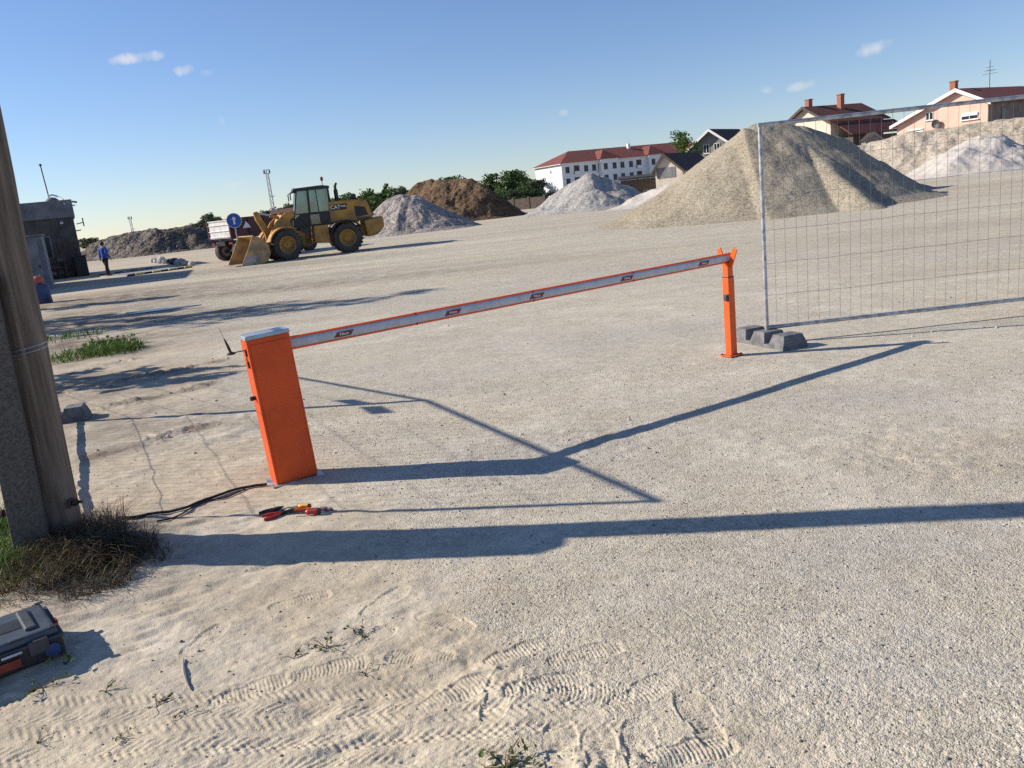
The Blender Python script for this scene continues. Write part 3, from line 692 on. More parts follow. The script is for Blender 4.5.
for px in range(450, 546, 6): belt.append((rd.choice((0, 1, 0, 1, 3)), px + rd.uniform(-3, 3), rd.uniform(195, 235), .78 + .07*math.sin(px*.1)))
belt.append((2, 389, 215, .78)); belt.append((2, 408, 225, .8))
for px in range(450, 546, 7): belt.append((rd.choice((1, 3)), px + rd.uniform(-3, 3), rd.uniform(150, 180), .46))
for px in range(340, 420, 7): belt.append((rd.choice((1, 3)), px + rd.uniform(-2, 2), rd.uniform(180, 200), .62))
for px in (196, 203, 210, 216): belt.append((3, px, rd.uniform(190, 220), .62 + .18*(px == 210)))
for px in range(270, 305, 7): belt.append((3, px, rd.uniform(180, 215), .72 + .02*(px - 270)/3))
for px in (78, 84, 90): belt.append((3, px, rd.uniform(330, 400), .62))
for b in belt: place_tree(*b)
p = at(683, 170, 96)
tree('tree', 'single bright green tree rising behind the dark roofed shed', 'tree', (p.x, 96, 0), 7.0, 3.9, M['leaf_pale'], 2600, .24, None, 'round', 9, 321, .3)
p = at(735, 170, 110)
tree('tree', 'thin grey tree top beside the dark roofed house', 'tree', (p.x - 1.2, 108, 0), 6.8, 3.0, M['leaf_grey'], 260, .2, None, 'round', 8, 331, .3)

# trees and bushes that stand left of the picture and throw their streaky shade across the yard
def caster(px, py, h): p = gp(px, py); return (p.x - .983*h/math.tan(SUN_EL), p.y + .182*h/math.tan(SUN_EL))
for i, (px, py, h, wd, lv, st) in enumerate(((428, 293, 8.6, 2.4, 1000, 'tall'), (330, 308, 7.4, 2.4, 900, 'tall'), (168, 298, 5.6, 1.7, 1700, 'tall'), (190, 309, 6.2, 1.8, 1700, 'tall'),
                                           (243, 366, 3.4, 1.1, 420, 'tall'), (215, 378, 2.8, 1.0, 330, 'tall'))):
    x, y = caster(px, py, h)
    tree('tree', ['tall loose tree standing left of the office yard', 'shorter loose tree standing left of the yard', 'narrow young tree standing next to the office', 'small narrow tree standing left of the puddle',
                  'thin young tree standing left of the timber pole', 'small loose bush standing left of the timber pole'][i], 'tree', (x, y, 0), h, wd, M['leaf_mid'], lv, .22, None, st, 10, 500 + i, .25)

# grass
def blades(name, label, cat, spots, m, kind='stuff'):
    vs, fs = [], []; o = 0
    for (x, y, r_, n, h0, h1, wd, lean) in spots:
        for i in range(n):
            a = random.uniform(0, 6.283); q = r_*math.sqrt(random.random()); bx, by = x + q*math.cos(a), y + q*math.sin(a)
            L = random.uniform(h0, h1); d = random.uniform(0, 6.283); le = lean*random.uniform(.3, 1.2)
            dx, dy = math.cos(d), math.sin(d); sx, sy = -dy*wd/2, dx*wd/2
            zz = GZ(bx, by) - .01
            for k, f in enumerate((0, .4, .75)):
                out = L*le*f*f; up = L*(f - .32*le*f*f); ww = 1 - f*.75
                vs += [(bx + dx*out - sx*ww, by + dy*out - sy*ww, zz + up), (bx + dx*out + sx*ww, by + dy*out + sy*ww, zz + up)]
            out = L*le; up = L*(1 - .45*le); vs += [(bx + dx*out, by + dy*out, zz + up), (bx + dx*out + sx*.1, by + dy*out + sy*.1, zz + up)]
            fs += [(o + 2*k, o + 2*k + 1, o + 2*k + 3, o + 2*k + 2) for k in range(3)]; o += 8
    ob = np_mesh(name, np.array(vs), np.array(fs), M[m])
    return tag(ob, label, cat, None, kind)
def GZ(x, y):   # smooth part of the relief, enough for blades
    return .07*math.exp(-((x + 2.55)**2/.25 + (y - 4.25)**2/.2)) - .005
blades('grass', 'bright green grass left of the concrete stub', 'grass', [(gp(8, 560).x, gp(8, 560).y, .17, 330, .10, .26, .009, .6), (gp(5, 530).x, gp(5, 530).y, .2, 260, .12, .28, .009, .6), (gp(25, 572).x, gp(25, 572).y, .12, 140, .08, .18, .008, .6), (gp(0, 590).x, gp(0, 590).y, .2, 150, .06, .2, .008, .7), (gp(14, 578).x, gp(14, 578).y, .12, 160, .10, .24, .009, .6), (gp(30, 572).x, gp(30, 572).y, .10, 110, .08, .18, .008, .7), (gp(45, 588).x, gp(45, 588).y, .12, 60, .06, .16, .007, .8), (gp(100, 575).x, gp(100, 575).y, .25, 60, .06, .17, .006, 1.0)], 'grass_green')
blades('dry_grass', 'dense dry brown grass tangled round the foot of the timber pole', 'dry grass',
       [(gp(x, y).x, gp(x, y).y, r_, n, h0, h1, .0045, le) for x, y, r_, n, h0, h1, le in ((88, 560, .22, 1300, .10, .28, 1.15), (125, 558, .18, 800, .06, .20, 1.3), (60, 580, .20, 800, .08, .22, 1.2), (95, 585, .20, 700, .05, .16, 1.3),
        (100, 535, .16, 450, .10, .26, 1.0), (30, 592, .22, 500, .05, .18, 1.2), (148, 562, .13, 260, .04, .13, 1.4), (60, 555, .14, 400, .10, .25, 1.1))], 'grass_dry')
pw = gp(108, 350)
blades('grass', 'green grass patch on the verge beyond the timber pole', 'grass',
       [(gp(116, 352).x, gp(116, 352).y, .45, 500, .08, .30, .014, .9), (gp(96, 352).x, gp(96, 352).y, .5, 260, .06, .24, .014, .9), (gp(72, 358).x, gp(72, 358).y, .5, 220, .08, .22, .02, .7), (gp(64, 338).x, gp(64, 338).y, .8, 200, .06, .2, .02, .7)], 'grass_green')
# small weeds on the sand, each its own plant
def weed(px, py, n, s, label, cat='weed', m='weed', group='small weeds on the sand'):
    p = gp(px, py); vs, fs = [], []
    t = thing('weed', label, cat, (p.x, p.y, gz(p.x, p.y)), random.uniform(0, 6.28), group)
    st = MB(); cs = []
    for i in range(max(3, n//4)):
        a = random.uniform(0, 6.28); L = s*random.uniform(.4, 1.0); tip = Vector((math.cos(a)*L, math.sin(a)*L, s*random.uniform(.12, .4)))
        st.tube([(0, 0, 0), tuple(tip*.5 + Vector((0, 0, s*.1))), tuple(tip)], [.0016, .0013, .0007], 4); cs.append(tuple(tip*.9)); cs.append(tuple(tip*.5))
    st.build('stem', 'grass_dry', t)
    v, f = leaf_cloud(cs, [(s*.2, s*.2, s*.1)]*len(cs), n, s*.17); v[:, 2] = np.maximum(v[:, 2], .002)
    np_mesh('leaves', v, f, M[m], t)
# ================================================================== BARRIER
def proj(p):
    z = p[2] - CAM_H; cp, sp = math.cos(PITCH), math.sin(PITCH)
    yc = p[1]*cp - z*sp; zc = p[1]*sp + z*cp; xr = FOC*p[0]/yc; yd = -FOC*zc/yc
    return (512 + xr*math.cos(ROLL) + yd*math.sin(ROLL), 384 - xr*math.sin(ROLL) + yd*math.cos(ROLL))
fl, fr = gp(277.5, 486), gp(318.5, 475)
POST = Vector((2.17, 7.75, 0))
BW, BD, BH = (fr - fl).length, .16, 1.01
bc = (fl + fr)/2
d_arm = (POST - bc).normalized(); BROT = math.atan2(fr.y - fl.y, fr.x - fl.x)
t = thing('boom_barrier', 'orange barrier cabinet with a pale metal cap and a long silver boom arm', 'barrier', bc, BROT)
gate = t
hw = BW/2
MB().plan([(-hw, 0), (hw, 0), (hw, BD), (-hw, BD)], .006, BH).build('cabinet', 'orange', t, bevel=.006)
MB().box((0, -.002, .5), (BW - .036, .008, .95)).build('door_panel', 'orange', t, bevel=.002)
MB().box((0, BD/2, BH + .013), (BW + .014, BD + .014, .026), taper=.965).build('cap', 'cap', t, bevel=.004)
MB().box((0, BD/2, .003), (BW + .07, BD + .06, .008)).build('base_plate', 'galv', t, bevel=.001)
for z in (.925, .845):
    MB().box((-hw - .004, .05, z), (.012, .02, .045)).build('hinge', 'black', t, bevel=.002)
lk = MB().lathe([(.013, -.03), (.015, -.026), (.015, .004), (.0, .004)], (0, 0, 0), 'X', 12); o = lk.build('key_lock', 'black', t); o.location = (-hw - .006, .075, .615)
an = MB().tube([(0, 0, 0), (-.075, .03, -.004)], .004, 6)
an.lathe([(.001, -.016), (.03, -.012), (.027, -.004), (.009, .006)], (-.08, .03, 0), 'Z', 12)
an.tube([(-.08, .03, .0), (-.086, .03, .03), (-.098, .03, .085), (-.103, .03, .10)], [.008, .0095, .006, .003], 8)
an.tube([(-.103, .03, .10), (-.118, .03, .17)], .0012, 5)
o = an.build('antenna', 'black', t); o.location = (-hw, BD*.7, .935)
for o in t.children:        # the cabinet stands a little out of plumb
    if o.name.startswith('base_plate'): continue
    m_ = Matrix.Rotation(R(-2.0), 3, 'Y'); o.location = m_ @ o.location; o.rotation_euler = (0, R(-2.0), 0)
# arm, in the cabinet's own frame
inv = Matrix.Rotation(-BROT, 3, 'Z')
AZ, AH, AT = .925, .064, .045
p0 = Vector((hw - .02, BD*.62, AZ)); pe = inv @ (POST - bc); p1 = Vector((pe.x + .012, pe.y, .948))
ax = (p1 - p0); AL = ax.length; aq = ax.to_track_quat('X', 'Z')
def arm_obj(name, mb, m, parent, x=0.0, dy=0.0, dz=0.0, **k):
    o = mb.build(name, m, parent, **k); return o
prof = []
for i in range(9): a = -PI/2 + PI*i/8; prof.append((AT/2*math.cos(a)*.55 + .010, AH/2*math.sin(a)))
prof += [(-x, z) for x, z in reversed(prof)]
arm = MB(); n_ = len(prof); vs = [(x, y, z) for x in (0, AL) for y, z in prof]
arm.add(vs, [tuple(range(n_)), tuple(range(n_, 2*n_))] + [(i, (i + 1) % n_, (i + 1) % n_ + n_, i + n_) for i in range(n_)])
ao = arm.build('boom_arm', 'alu', t, smooth=True); ao.location = p0; ao.rotation_euler = aq.to_euler()
for s in (1, -1):
    MB().box((AL/2, 0, s*(AH/2 + .006)), (AL, .03, .014)).build('edge_strip', 'orange_trim', ao, bevel=.004)
MB().lathe([(.0, -.02), (.05, -.018), (.05, .018), (.0, .02)], (AL, 0, 0), 'Y', 20).build('end_cap', 'orange_trim', ao, smooth=True)
amat = Matrix.Translation(bc) @ Matrix.Rotation(BROT, 4, 'Z') @ Matrix.Translation(p0) @ aq.to_matrix().to_4x4()
def arm_s(px):
    lo, hi = 0.0, AL
    for _ in range(40):
        mid = (lo + hi)/2
        if proj(amat @ Vector((mid, -AT/2, 0)))[0] < px: lo = mid
        else: hi = mid
    return lo
for px in (344, 453, 537, 627, 704):
    s = arm_s(px); hgt, hl, sk = .036, .062, .014
    o = MB().prism([(-hl - sk, -hgt/2), (hl - sk, -hgt/2), (hl + sk, hgt/2), (-hl + sk, hgt/2)], 0, .0015).build('sticker', 'sticker', ao)
    o.location = (s, -AT/2*.55 - .0125, -.003)
    text_obj('sticker_lettering', 'Nice', .028, 'white_print', o, (0, -.0015, 0), (PI/2, 0, 0), .0004, 1.25)
for px in (417, 534, 634):
    MB().box((arm_s(px), 0, 0), (.010, .034, AH + .030)).build('edge_joint', 'sticker', ao, bevel=.001)

t = thing('support_post', 'orange steel rest post with a forked top holding the boom tip', 'post', POST, BROT)
MB().box((0, 0, .385), (.080, .080, .76)).build('tube', 'orange_post', t, bevel=.005)
MB().box((0, 0, .825), (.068, .068, .16)).build('inner_tube', 'orange_post', t, bevel=.004)
MB().box((0, 0, .767), (.083, .083, .008)).build('seam_ring', 'black', t)
MB().box((0, 0, .004), (.17, .15, .008)).build('base_plate', 'orange_post', t, bevel=.001)
for sx in (-1, 1):
    for sy in (-1, 1): MB().lathe([(.011, .006), (.011, .018), (.004, .020)], (sx*.068, sy*.058, 0), 'Z', 6).build('bolt', 'steel', t)
for s in (-1, 1):
    MB().bar((0, s*.028, .865), (0, s*.105, 1.035), .012, .058).build('fork_prong', 'orange_post', t, bevel=.002)
MB().box((0, 0, .902), (.06, .055, .014)).build('rubber_rest', 'black', t, bevel=.003)
m_ = MB().box((-.048, -.012, .575), (.022, .052, .062)).build('magnet_latch', 'black', t, bevel=.004)
MB().box((-.062, -.012, .575), (.006, .036, .040)).build('plate', 'dark_grey', m_, bevel=.002)

# ================================================================== SITE FENCES
def fence_foot(label, loc, rz, group='plastic fence feet', m='foot'):
    t = MB()
    t.plan([(-.42, -.145), (.42, -.145), (.42, .145), (-.42, .145)], 0, .035)
    for cx in (-.30, 0, .30):
        b0, b1 = .118, .082; y0, y1 = .145, .112
        t.add([(cx - b0, -y0, .035), (cx + b0, -y0, .035), (cx + b0, y0, .035), (cx - b0, y0, .035), (cx - b1, -y1, .140), (cx + b1, -y1, .140), (cx + b1, y1, .140), (cx - b1, y1, .140)],
              [(0, 3, 2, 1), (4, 5, 6, 7), (0, 1, 5, 4), (1, 2, 6, 5), (2, 3, 7, 6), (3, 0, 4, 7)])
    o = t.build('ballast_block', m, None, bevel=.006, loc=loc, rz=rz)
    return tag(o, label, 'fence foot', group)
def fence_panel(label, a, b, z0, h, over=0.0, group='wire mesh fence panels', nx=31, seed=1, sign_at=()):
    a, b = Vector((a[0], a[1], 0)), Vector((b[0], b[1], 0)); L = (b - a).length
    t = thing('mesh_fence', label, 'fence', a, math.atan2(b.y - a.y, b.x - a.x), group)
    for x in (0, L): MB().tube([(x, 0, z0 - .04), (x, 0, z0 + h)], .0205, 10).build('fence_post', 'galv', t, smooth=True)
    MB().tube([(-.02, 0, z0 + h), (L + .02, 0, z0 + h)], .0205, 10).build('rail', 'galv', t, smooth=True)
    MB().tube([(0, 0, z0 + .025), (L, 0, z0 + .025)], .0205, 10).build('rail', 'galv', t, smooth=True)
    rd = random.Random(seed); wm = MB()
    for i in range(1, nx):
        x = L*i/nx + rd.uniform(-.004, .004); wm.tube([(x, .004, z0 + .05), (x + rd.uniform(-.006, .006), .004 + rd.uniform(-.006, .006), z0 + h*.5), (x, .004, z0 + h)], .0016, 4, False)
    for k in range(1, 6):
        z = z0 + .02 + (h - .05)*k/6
        wm.tube([(L*j/12, -.004 + rd.uniform(-.006, .006), z + rd.uniform(-.007, .007)) for j in range(13)], .0021, 4, False)
    wm.build('wire_mesh', 'wire', t)
    return t
fa = gp(767, 330, .13); fz = at(760, 125, fa.y).z
fb_ = at(1024, 303, fa.y*1.006); dirf = (fb_ - fa); dirf.z = 0; dirf.normalize()
fe = fa + dirf*3.5
fence_panel('wire mesh fence panel standing right of the orange rest post', fa, fe, .13, fz - .13, nx=32)
print('fence top', fz, fa)
axis = Vector((-.33, .94, 0)).normalized()
fence_foot('dark plastic fence foot with three humps beside the orange rest post', (fa.x + .005, fa.y - .02, gz(fa.x, fa.y)), math.atan2(axis.y, axis.x))
fence_foot('plastic fence foot under the far right end of the fence panel', (fe.x, fe.y, 0), math.atan2(axis.y, axis.x))
Lsh = (2.1)/math.tan(SUN_EL); SD = Vector((-SUN_DIR.x, -SUN_DIR.y, 0))
fb0, fb1, fb2 = [Vector((gp(*p).x, gp(*p).y, 0)) - SD*Lsh for p in ((300, 378), (425, 400), (655, 500))]
fb0 = fb1 + (fb0 - fb1).normalized()*3.4
print('left fence', fb0, fb1, fb2)
fence_panel('wire mesh fence panel right behind the timber pole', fb1, fb2, .10, 2.0, group=None, seed=3)
fence_panel('farther wire mesh fence panel behind the timber pole', fb0, fb1 + (fb0 - fb1).normalized()*.05, .10, 2.0, group=None, seed=4)
fence_foot('pale fence foot behind the timber pole', (fb1.x - .20, fb1.y + .05, 0), math.atan2(.35, 1), m='foot')
fd = (fb2 - fb1).normalized()
for (base, s, z, ww, hh, lab) in ((fb1, .27, 1.80, .36, .12, 'small blank grey plate on the fence panel behind the timber pole'), (fb1, -.25, 1.80, .36, .12, 'small blank grey plate on the farther fence panel')):
    dd = fd if s > 0 else (fb1 - fb0).normalized()
    c = base + dd*s
    o = MB().box((0, -.03, 0), (ww, .006, hh)).build('blank_sign', 'galv', None, bevel=.001, loc=(c.x, c.y, z), rz=math.atan2(dd.y, dd.x)); tag(o, lab, 'sign plate')

# ================================================================== UTILITY POLE
pb = Vector((-2.690, 4.445, 0)); lean = Vector((.024, .034, 1))
t = thing('utility_pole', 'weathered timber pole strapped to a short grey concrete stub', 'pole', (pb.x, pb.y, 0))
H_ = 8.2; pts, rs = [], []
for i in range(30):
    f = i/29; pts.append(lean*(H_*f) + Vector((0, 0, -.15))); rs.append(.108 - .026*f + .003*math.sin(i*1.7))
sh = MB().tube(pts, rs, 28).build('timber_shaft', 'pole_wood', t, smooth=True)
st = Vector((-2.755, 4.27, 0)) - pb
sw = .088
cs = MB().plan([(-sw, -sw*.9), (sw, -sw*.9), (sw, sw*.9), (-sw, sw*.9)], -.15, 1.58)
cs.v = [(x*(1 - .05*max(z, 0)) + .03*z, y*(1 - .05*max(z, 0)) + .035*z, z + (.05 if (z > 1 and y > 0) else 0)) for x, y, z in cs.v]
o = cs.build('concrete_stub', 'concrete', t, bevel=.008); o.location = st; o.rotation_euler = (0, 0, R(24))
for z in (1.18, 1.205):
    c = lean*z; rr = .108 - .026*z/H_ + .004
    MB().tube([(c.x + rr*math.cos(a), c.y + rr*math.sin(a), c.z + .012*math.sin(a + 1)) for a in np.linspace(0, 2*PI, 25)], .004, 5).build('wire_band', 'galv', t)
for z, s in ((.30, 1),):
    c = lean*z; b = MB().tube([(c.x + .08, c.y - .03, z), (c.x + .175, c.y - .045, z)], .010, 8); b.lathe([(.022, -.008), (.022, .010)], (c.x + .135, c.y - .04, z), 'X', 6); b.box((c.x + .115, c.y - .05, z), (.008, .05, .05))
    b.build('through_bolt', 'steel', t)
b = MB().tube([(st.x - .06, st.y, .33), (st.x - .16, st.y - .01, .33)], .012, 8); b.lathe([(.024, -.008), (.024, .010)], (st.x - .115, st.y - .01, .33), 'X', 6); b.build('through_bolt', 'steel', t)

# ================================================================== TOOL CASE
hz = .135
ca, cb_, cc = gp(64, 632, hz), gp(0, 656, hz), gp(56, 602, hz)
u = (cb_ - ca); u.z = 0; u.normalize(); rz = math.atan2(-u.y, -u.x)
t = thing('tool_case', 'black tool case with a grey lid lying on the sand by the dry grass', 'tool case', (ca.x, ca.y, gz(ca.x, ca.y) + .004), rz)
W_, D_ = .445, max(.30, min(.40, abs((cc - ca).length)))
# local frame: x from -W_ to 0, y from 0 to D_
MB().box((-W_/2, D_/2, .045), (W_ - .012, D_ - .012, .09)).build('tray', 'black', t, bevel=.012)
MB().box((-W_/2, D_/2, .094), (W_, D_, .014)).build('rim', 'dark_grey', t, bevel=.004)
lid = MB().box((-W_/2, D_/2, .117), (W_ - .03, D_ - .03, .034), taper=.95).build('lid', 'toolgrey', t, bevel=.010)
MB().box((-.105, D_/2, .137), (.045, D_*.62, .020)).build('handle', 'dark_grey', lid, bevel=.007)
MB().box((-.175, D_/2, .1345), (.085, .11, .004)).build('handle_recess', 'black', lid, bevel=.0015)
for x in (-.03, -W_ + .05):
    for y in (.028, D_ - .028): MB().box((x, y, .1345), (.034, .022, .004)).build('corner_socket', 'black', lid, bevel=.001)
MB().box((-.17, .022, .1345), (.05, .014, .004)).build('corner_socket', 'black', lid, bevel=.001)
for x in (-.10, -W_ + .10):
    MB().box((x, -.004, .082), (.075, .014, .062)).build('latch', 'dark_grey', t, bevel=.004)
MB().box((-.215, -.0035, .045), (.085, .010, .036)).build('name_plate', 'label_red', t, bevel=.002)
MB().lathe([(.0, -.010), (.030, -.009), (.032, .0), (.0, .002)], (-.055, 0, .045), 'Y', 18).build('round_badge', 'blue_drum', t)
MB().box((-.002, D_*.42, .098), (.012, .035, .026)).build('side_clip', 'red_handle', t, bevel=.003)
MB().box((-.2, -.012, .088), (.075, .006, .010)).build('rib', 'alu', t, bevel=.002)

# ================================================================== HAND TOOLS AND CABLE ON THE GROUND
def ground_thing(px, py, dz=0.0): p = gp(px, py); return Vector((p.x, p.y, gz(p.x, p.y) + dz))
def pliers(label, px, py, rz, m, L=.2, open_=.16):
    t = thing('pliers', label, 'pliers', ground_thing(px, py, .012), rz, 'hand tools on the sand')
    for s in (-1, 1):
        MB().tube([(0, 0, 0), (-L*.18, s*L*(.05 + open_*.3), 0), (-L*.45, s*L*(.09 + open_*.6), 0), (-L*.70, s*L*(.06 + open_*.8), 0)], [.008, .011, .012, .009], 8).build('grip', m, t, smooth=True)
        MB().tube([(-.01, 0, 0), (L*.12, s*L*.03, 0), (L*.30, s*L*.008, 0)], [.008, .010, .004], 8).build('jaw', 'steel', t, smooth=True)
    MB().lathe([(.016, -.008), (.016, .010)], (0, 0, 0), 'Z', 12).build('pivot', 'steel', t)
pliers('pliers with black and red handles, leftmost of the tools', 283, 515.5, R(28), 'red_handle', .17)
pliers('pliers with bright orange handles among the hand tools', 293, 513, R(-170), 'orange_handle', .16, .12)
pliers('thin black pliers lying behind the red handled pair', 277, 511, R(36), 'black', .15, .05)
def screwdriver(name, label, cat, px, py, rz, m, L, r_):
    t = thing(name, label, cat, ground_thing(px, py, r_ + .004), rz, 'hand tools on the sand')
    MB().lathe([(.001, -L*.32), (r_*.8, -L*.31), (r_, -L*.2), (r_*.8, -L*.1), (r_, 0), (r_*.9, L*.06), (r_*.6, L*.10)], (0, 0, 0), 'X', 12).build('grip', m, t, smooth=True)
    MB().lathe([(r_*.97, -L*.34), (r_*1.02, -L*.26)], (0, 0, 0), 'X', 12).build('end_cap', 'black', t)
    MB().tube([(L*.08, 0, 0), (L*.55, 0, -.004)], [r_*.28, r_*.24], 8).build('shaft', 'steel', t, smooth=True)
screwdriver('screwdriver', 'screwdriver with a dark red and black handle nearest the cabinet shadow line', 'screwdriver', 310, 516.5, R(176), 'red_handle', .20, .019)
screwdriver('utility_knife', 'yellow handled cutter lying behind the red screwdriver', 'cutter', 302, 509.5, R(172), 'yellow_handle', .17, .014)
t = thing('connector', 'small mauve connector, rightmost of the tools on the sand', 'connector', ground_thing(324, 511, .012), R(-25), 'hand tools on the sand')
MB().box((0, 0, 0), (.045, .03, .026)).build('housing', 'purple', t, bevel=.005); MB().tube([(.02, 0, 0), (.05, .005, .004), (.065, -.004, 0)], .009, 8).build('cable_tail', 'purple', t, smooth=True)
def smooth_path(pix, dz, n=14):
    P = [gp(*p) for p in pix]; out = []
    for i in range(len(P) - 1):
        a, b, c, d = P[max(i - 1, 0)], P[i], P[i + 1], P[min(i + 2, len(P) - 1)]
        for k in range(n):
            s = k/n; q = .5*((2*b) + (c - a)*s + (2*a - 5*b + 4*c - d)*s*s + (3*b - a - 3*c + d)*s**3)
            out.append(Vector((q.x, q.y, gz(q.x, q.y) + dz)))
    q = P[-1]; out.append(Vector((q.x, q.y, gz(q.x, q.y) + dz))); return out
o = MB().tube(smooth_path([(118, 522), (150, 519), (185, 511), (212, 499), (240, 490), (267, 485)], .012), .0095, 8).build('cable', 'rubber', None, smooth=True)
tag(o, 'thick black cable running from the dry grass to the barrier cabinet', 'cable')
o = MB().tube(smooth_path([(158, 527), (178, 518), (206, 503), (228, 497), (245, 490)], .008), .0055, 8).build('cable', 'rubber', None, smooth=True)
tag(o, 'thin black cable end beside the thick cable on the sand', 'cable')
o = MB().tube(smooth_path([(184, 661), (184, 672), (187, 684), (191, 692)], .006), [.002 + .004*math.sin(PI*i/42) for i in range(43)], 6).build('twig', 'slab', None, smooth=True)
tag(o, 'pale bent dry stalk lying on the sand in front of the long shadow', 'twig')

# weeds
for px, py, n, s, lab in ((70, 662, 22, .16, 'trailing green weed in the shadow edge beside the tool case'), (44, 692, 26, .10, 'flat green weed in front of the tool case'), (106, 695, 22, .06, 'tiny bright green weed right of the tool case'),
                          (157, 708, 16, .08, 'small weed with a yellow tip left of the pale stalk'), (120, 738, 14, .07, 'dark dried weed between the tyre tracks'), (326, 648, 26, .10, 'green brown weed near the middle of the sandy ground'),
                          (362, 634, 16, .10, 'sparse dry weed behind the green brown weed'), (365, 672, 14, .07, 'dried weed left of the footprints'), (294, 657, 14, .07, 'small dark weed left of the green brown weed'),
                          (505, 766, 60, .12, 'larger tuft of weed with dry stalks at the bottom edge of the picture'), (38, 742, 12, .07, 'withered weed in the tyre tracks by the left edge'), (186, 712, 12, .06, 'withered weed right of the yellow tipped weed')):
    weed(px, py, n, s, lab)
for px, py, n, sz, lab in ((113, 347, 240, .42, 'tall leafy weed at the right end of the green verge patch'), (126, 350, 160, .30, 'bright leafy weed nearest the gravel on the green verge patch'), (97, 350, 160, .34, 'leafy weed in the middle of the green verge patch')):
    weed(px, py, n, sz, lab, m='leaf_pale', group='leafy weeds on the verge')
# pebbles: far too many to count
def pebbles(n, lo, hi, rmin, rmax, where):
    rg = np.random.default_rng(5 + n)
    ico = bmesh.new(); bmesh.ops.create_icosphere(ico, subdivisions=1, radius=1); base = np.array([v.co[:] for v in ico.verts]); fc = np.array([[v.index for v in f.verts] for f in ico.faces]); ico.free()
    a = np.radians(rg.uniform(-40, 40, n*3)); r = np.sqrt(rg.uniform(rmin**2, rmax**2, n*3)); x = r*np.sin(a); y = r*np.cos(a)
    k = rg.random(n*3) < where(x, y); x, y = x[k][:n], y[k][:n]; n = len(x)
    s = lo*(hi/lo)**(rg.random(n)**2.6); sc = s[:, None]*rg.uniform(.6, 1.25, (n, 3)); sc[:, 2] *= .7
    th = rg.uniform(0, 6.28, n); c_, s_ = np.cos(th), np.sin(th)
    v = base[None]*sc[:, None]*(1 + .25*rg.normal(size=(n, len(base), 1)).clip(-1, 1))
    vx = v[..., 0]*c_[:, None] - v[..., 1]*s_[:, None]; vy = v[..., 0]*s_[:, None] + v[..., 1]*c_[:, None]
    z = ground_z(x, y) + s*.25
    V = np.stack([vx + x[:, None], vy + y[:, None], v[..., 2] + z[:, None]], -1).reshape(-1, 3)
    F = (fc[None] + (np.arange(n)*len(base))[:, None, None]).reshape(-1, 3)
    return V, F
def peb_mat():
    m = leaf_mat('loose stones', (.17, .15, .135), (.58, .54, .49), .85, 0.0)
    e = m.node_tree.nodes['Color Ramp'].color_ramp.elements; q = e.new(.5); q.color = (.40, .365, .325, 1); return m
M['pebble'] = peb_mat()
parts = [pebbles(26000, .0022, .0065, 2.0, 8.0, lambda x, y: 1 - .82*sand_mask(x, y)), pebbles(220, .006, .016, 2.1, 12, lambda x, y: 1 - .4*sand_mask(x, y)),
         pebbles(900, .008, .026, 5, 16, lambda x, y: np.exp(-np.minimum.reduce([seg_dist(x, y, p, q)[0] for l_ in CLODS for p, q in zip(l_[:-1], l_[1:])])**2/.03))]
V, F, o_ = [], [], 0
for v, f in parts: V.append(v); F.append(f + o_); o_ += len(v)
o = np_mesh('pebbles', np.concatenate(V), np.concatenate(F), M['pebble']); tag(o, 'loose small stones scattered over the gravel yard', 'pebbles', None, 'stuff')
# ================================================================== WHEEL LOADER
lf, lr = gp(291.8, 259.8), gp(350.4, 252.4)
hd = (lf - lr); hd.z = 0; WB = hd.length; hd.normalize(); left = Vector((-hd.y, hd.x, 0))
print('loader wb', WB, lf, lr)
WB = 3.15; TURN = R(14); _q = Matrix.Rotation(-R(6.5), 3, 'Z'); hd = _q @ hd; left = _q @ left
lc = lr + hd*WB/2 - left*1.2
def steer(o, piv=(.1, 0, 0)):      # the front half is steered about the centre joint
    m = Matrix.Rotation(TURN, 3, 'Z'); pv = Vector(piv); o.location = pv + m @ (o.location - pv); o.rotation_euler = (0, 0, TURN); return o
t = thing('wheel_loader', 'yellow wheel loader with a dark cab and its bucket resting on the ground', 'wheel loader', (lc.x, lc.y, 0), math.atan2(hd.y, hd.x))
hb = WB/2
def loader_wheel(x, s, r=.70, wd=.50):
    tyre = MB().lathe([(.40, -wd/2*.86), (.55, -wd/2), (.64, -wd/2*.97), (r*.965, -wd/2*.72), (r*.965, wd/2*.72), (.64, wd/2*.97), (.55, wd/2), (.40, wd/2*.86)], (0, 0, 0), 'Y', 40, closed=True)
    for i in range(22):
        a = 2*PI*i/22
        for q, off in ((-1, 0), (1, PI/22)):
            c = Vector((math.cos(a + off)*r*.965, q*wd*.22, math.sin(a + off)*r*.965)); tyre.box(c, (.06, wd*.42, .10), (0, -(a + off), q*.35))
    w = tyre.build('wheel', 'tyre', t); w.location = (x, s*.97, r)
    rim = MB().lathe([(.0, s*.10), (.09, s*.14), (.10, s*.16), (.17, s*.13), (.18, s*.05), (.30, s*.07), (.34, s*.17), (.41, s*.20), (.41, -s*.18), (.0, -s*.18)], (0, 0, 0), 'Y', 32)
    rim.build('rim', 'yellow', w, smooth=True)
    hub = MB()
    for i in range(10): a = 2*PI*i/10; hub.lathe([(.022, s*.05), (.022, s*.105)], (math.cos(a)*.245, 0, math.sin(a)*.245), 'Y', 6)
    hub.build('wheel_nuts', 'steel', w); return w
for x in (hb, -hb):
    for s in (1, -1):
        o = loader_wheel(x, s)
        if x > 0: steer(o)
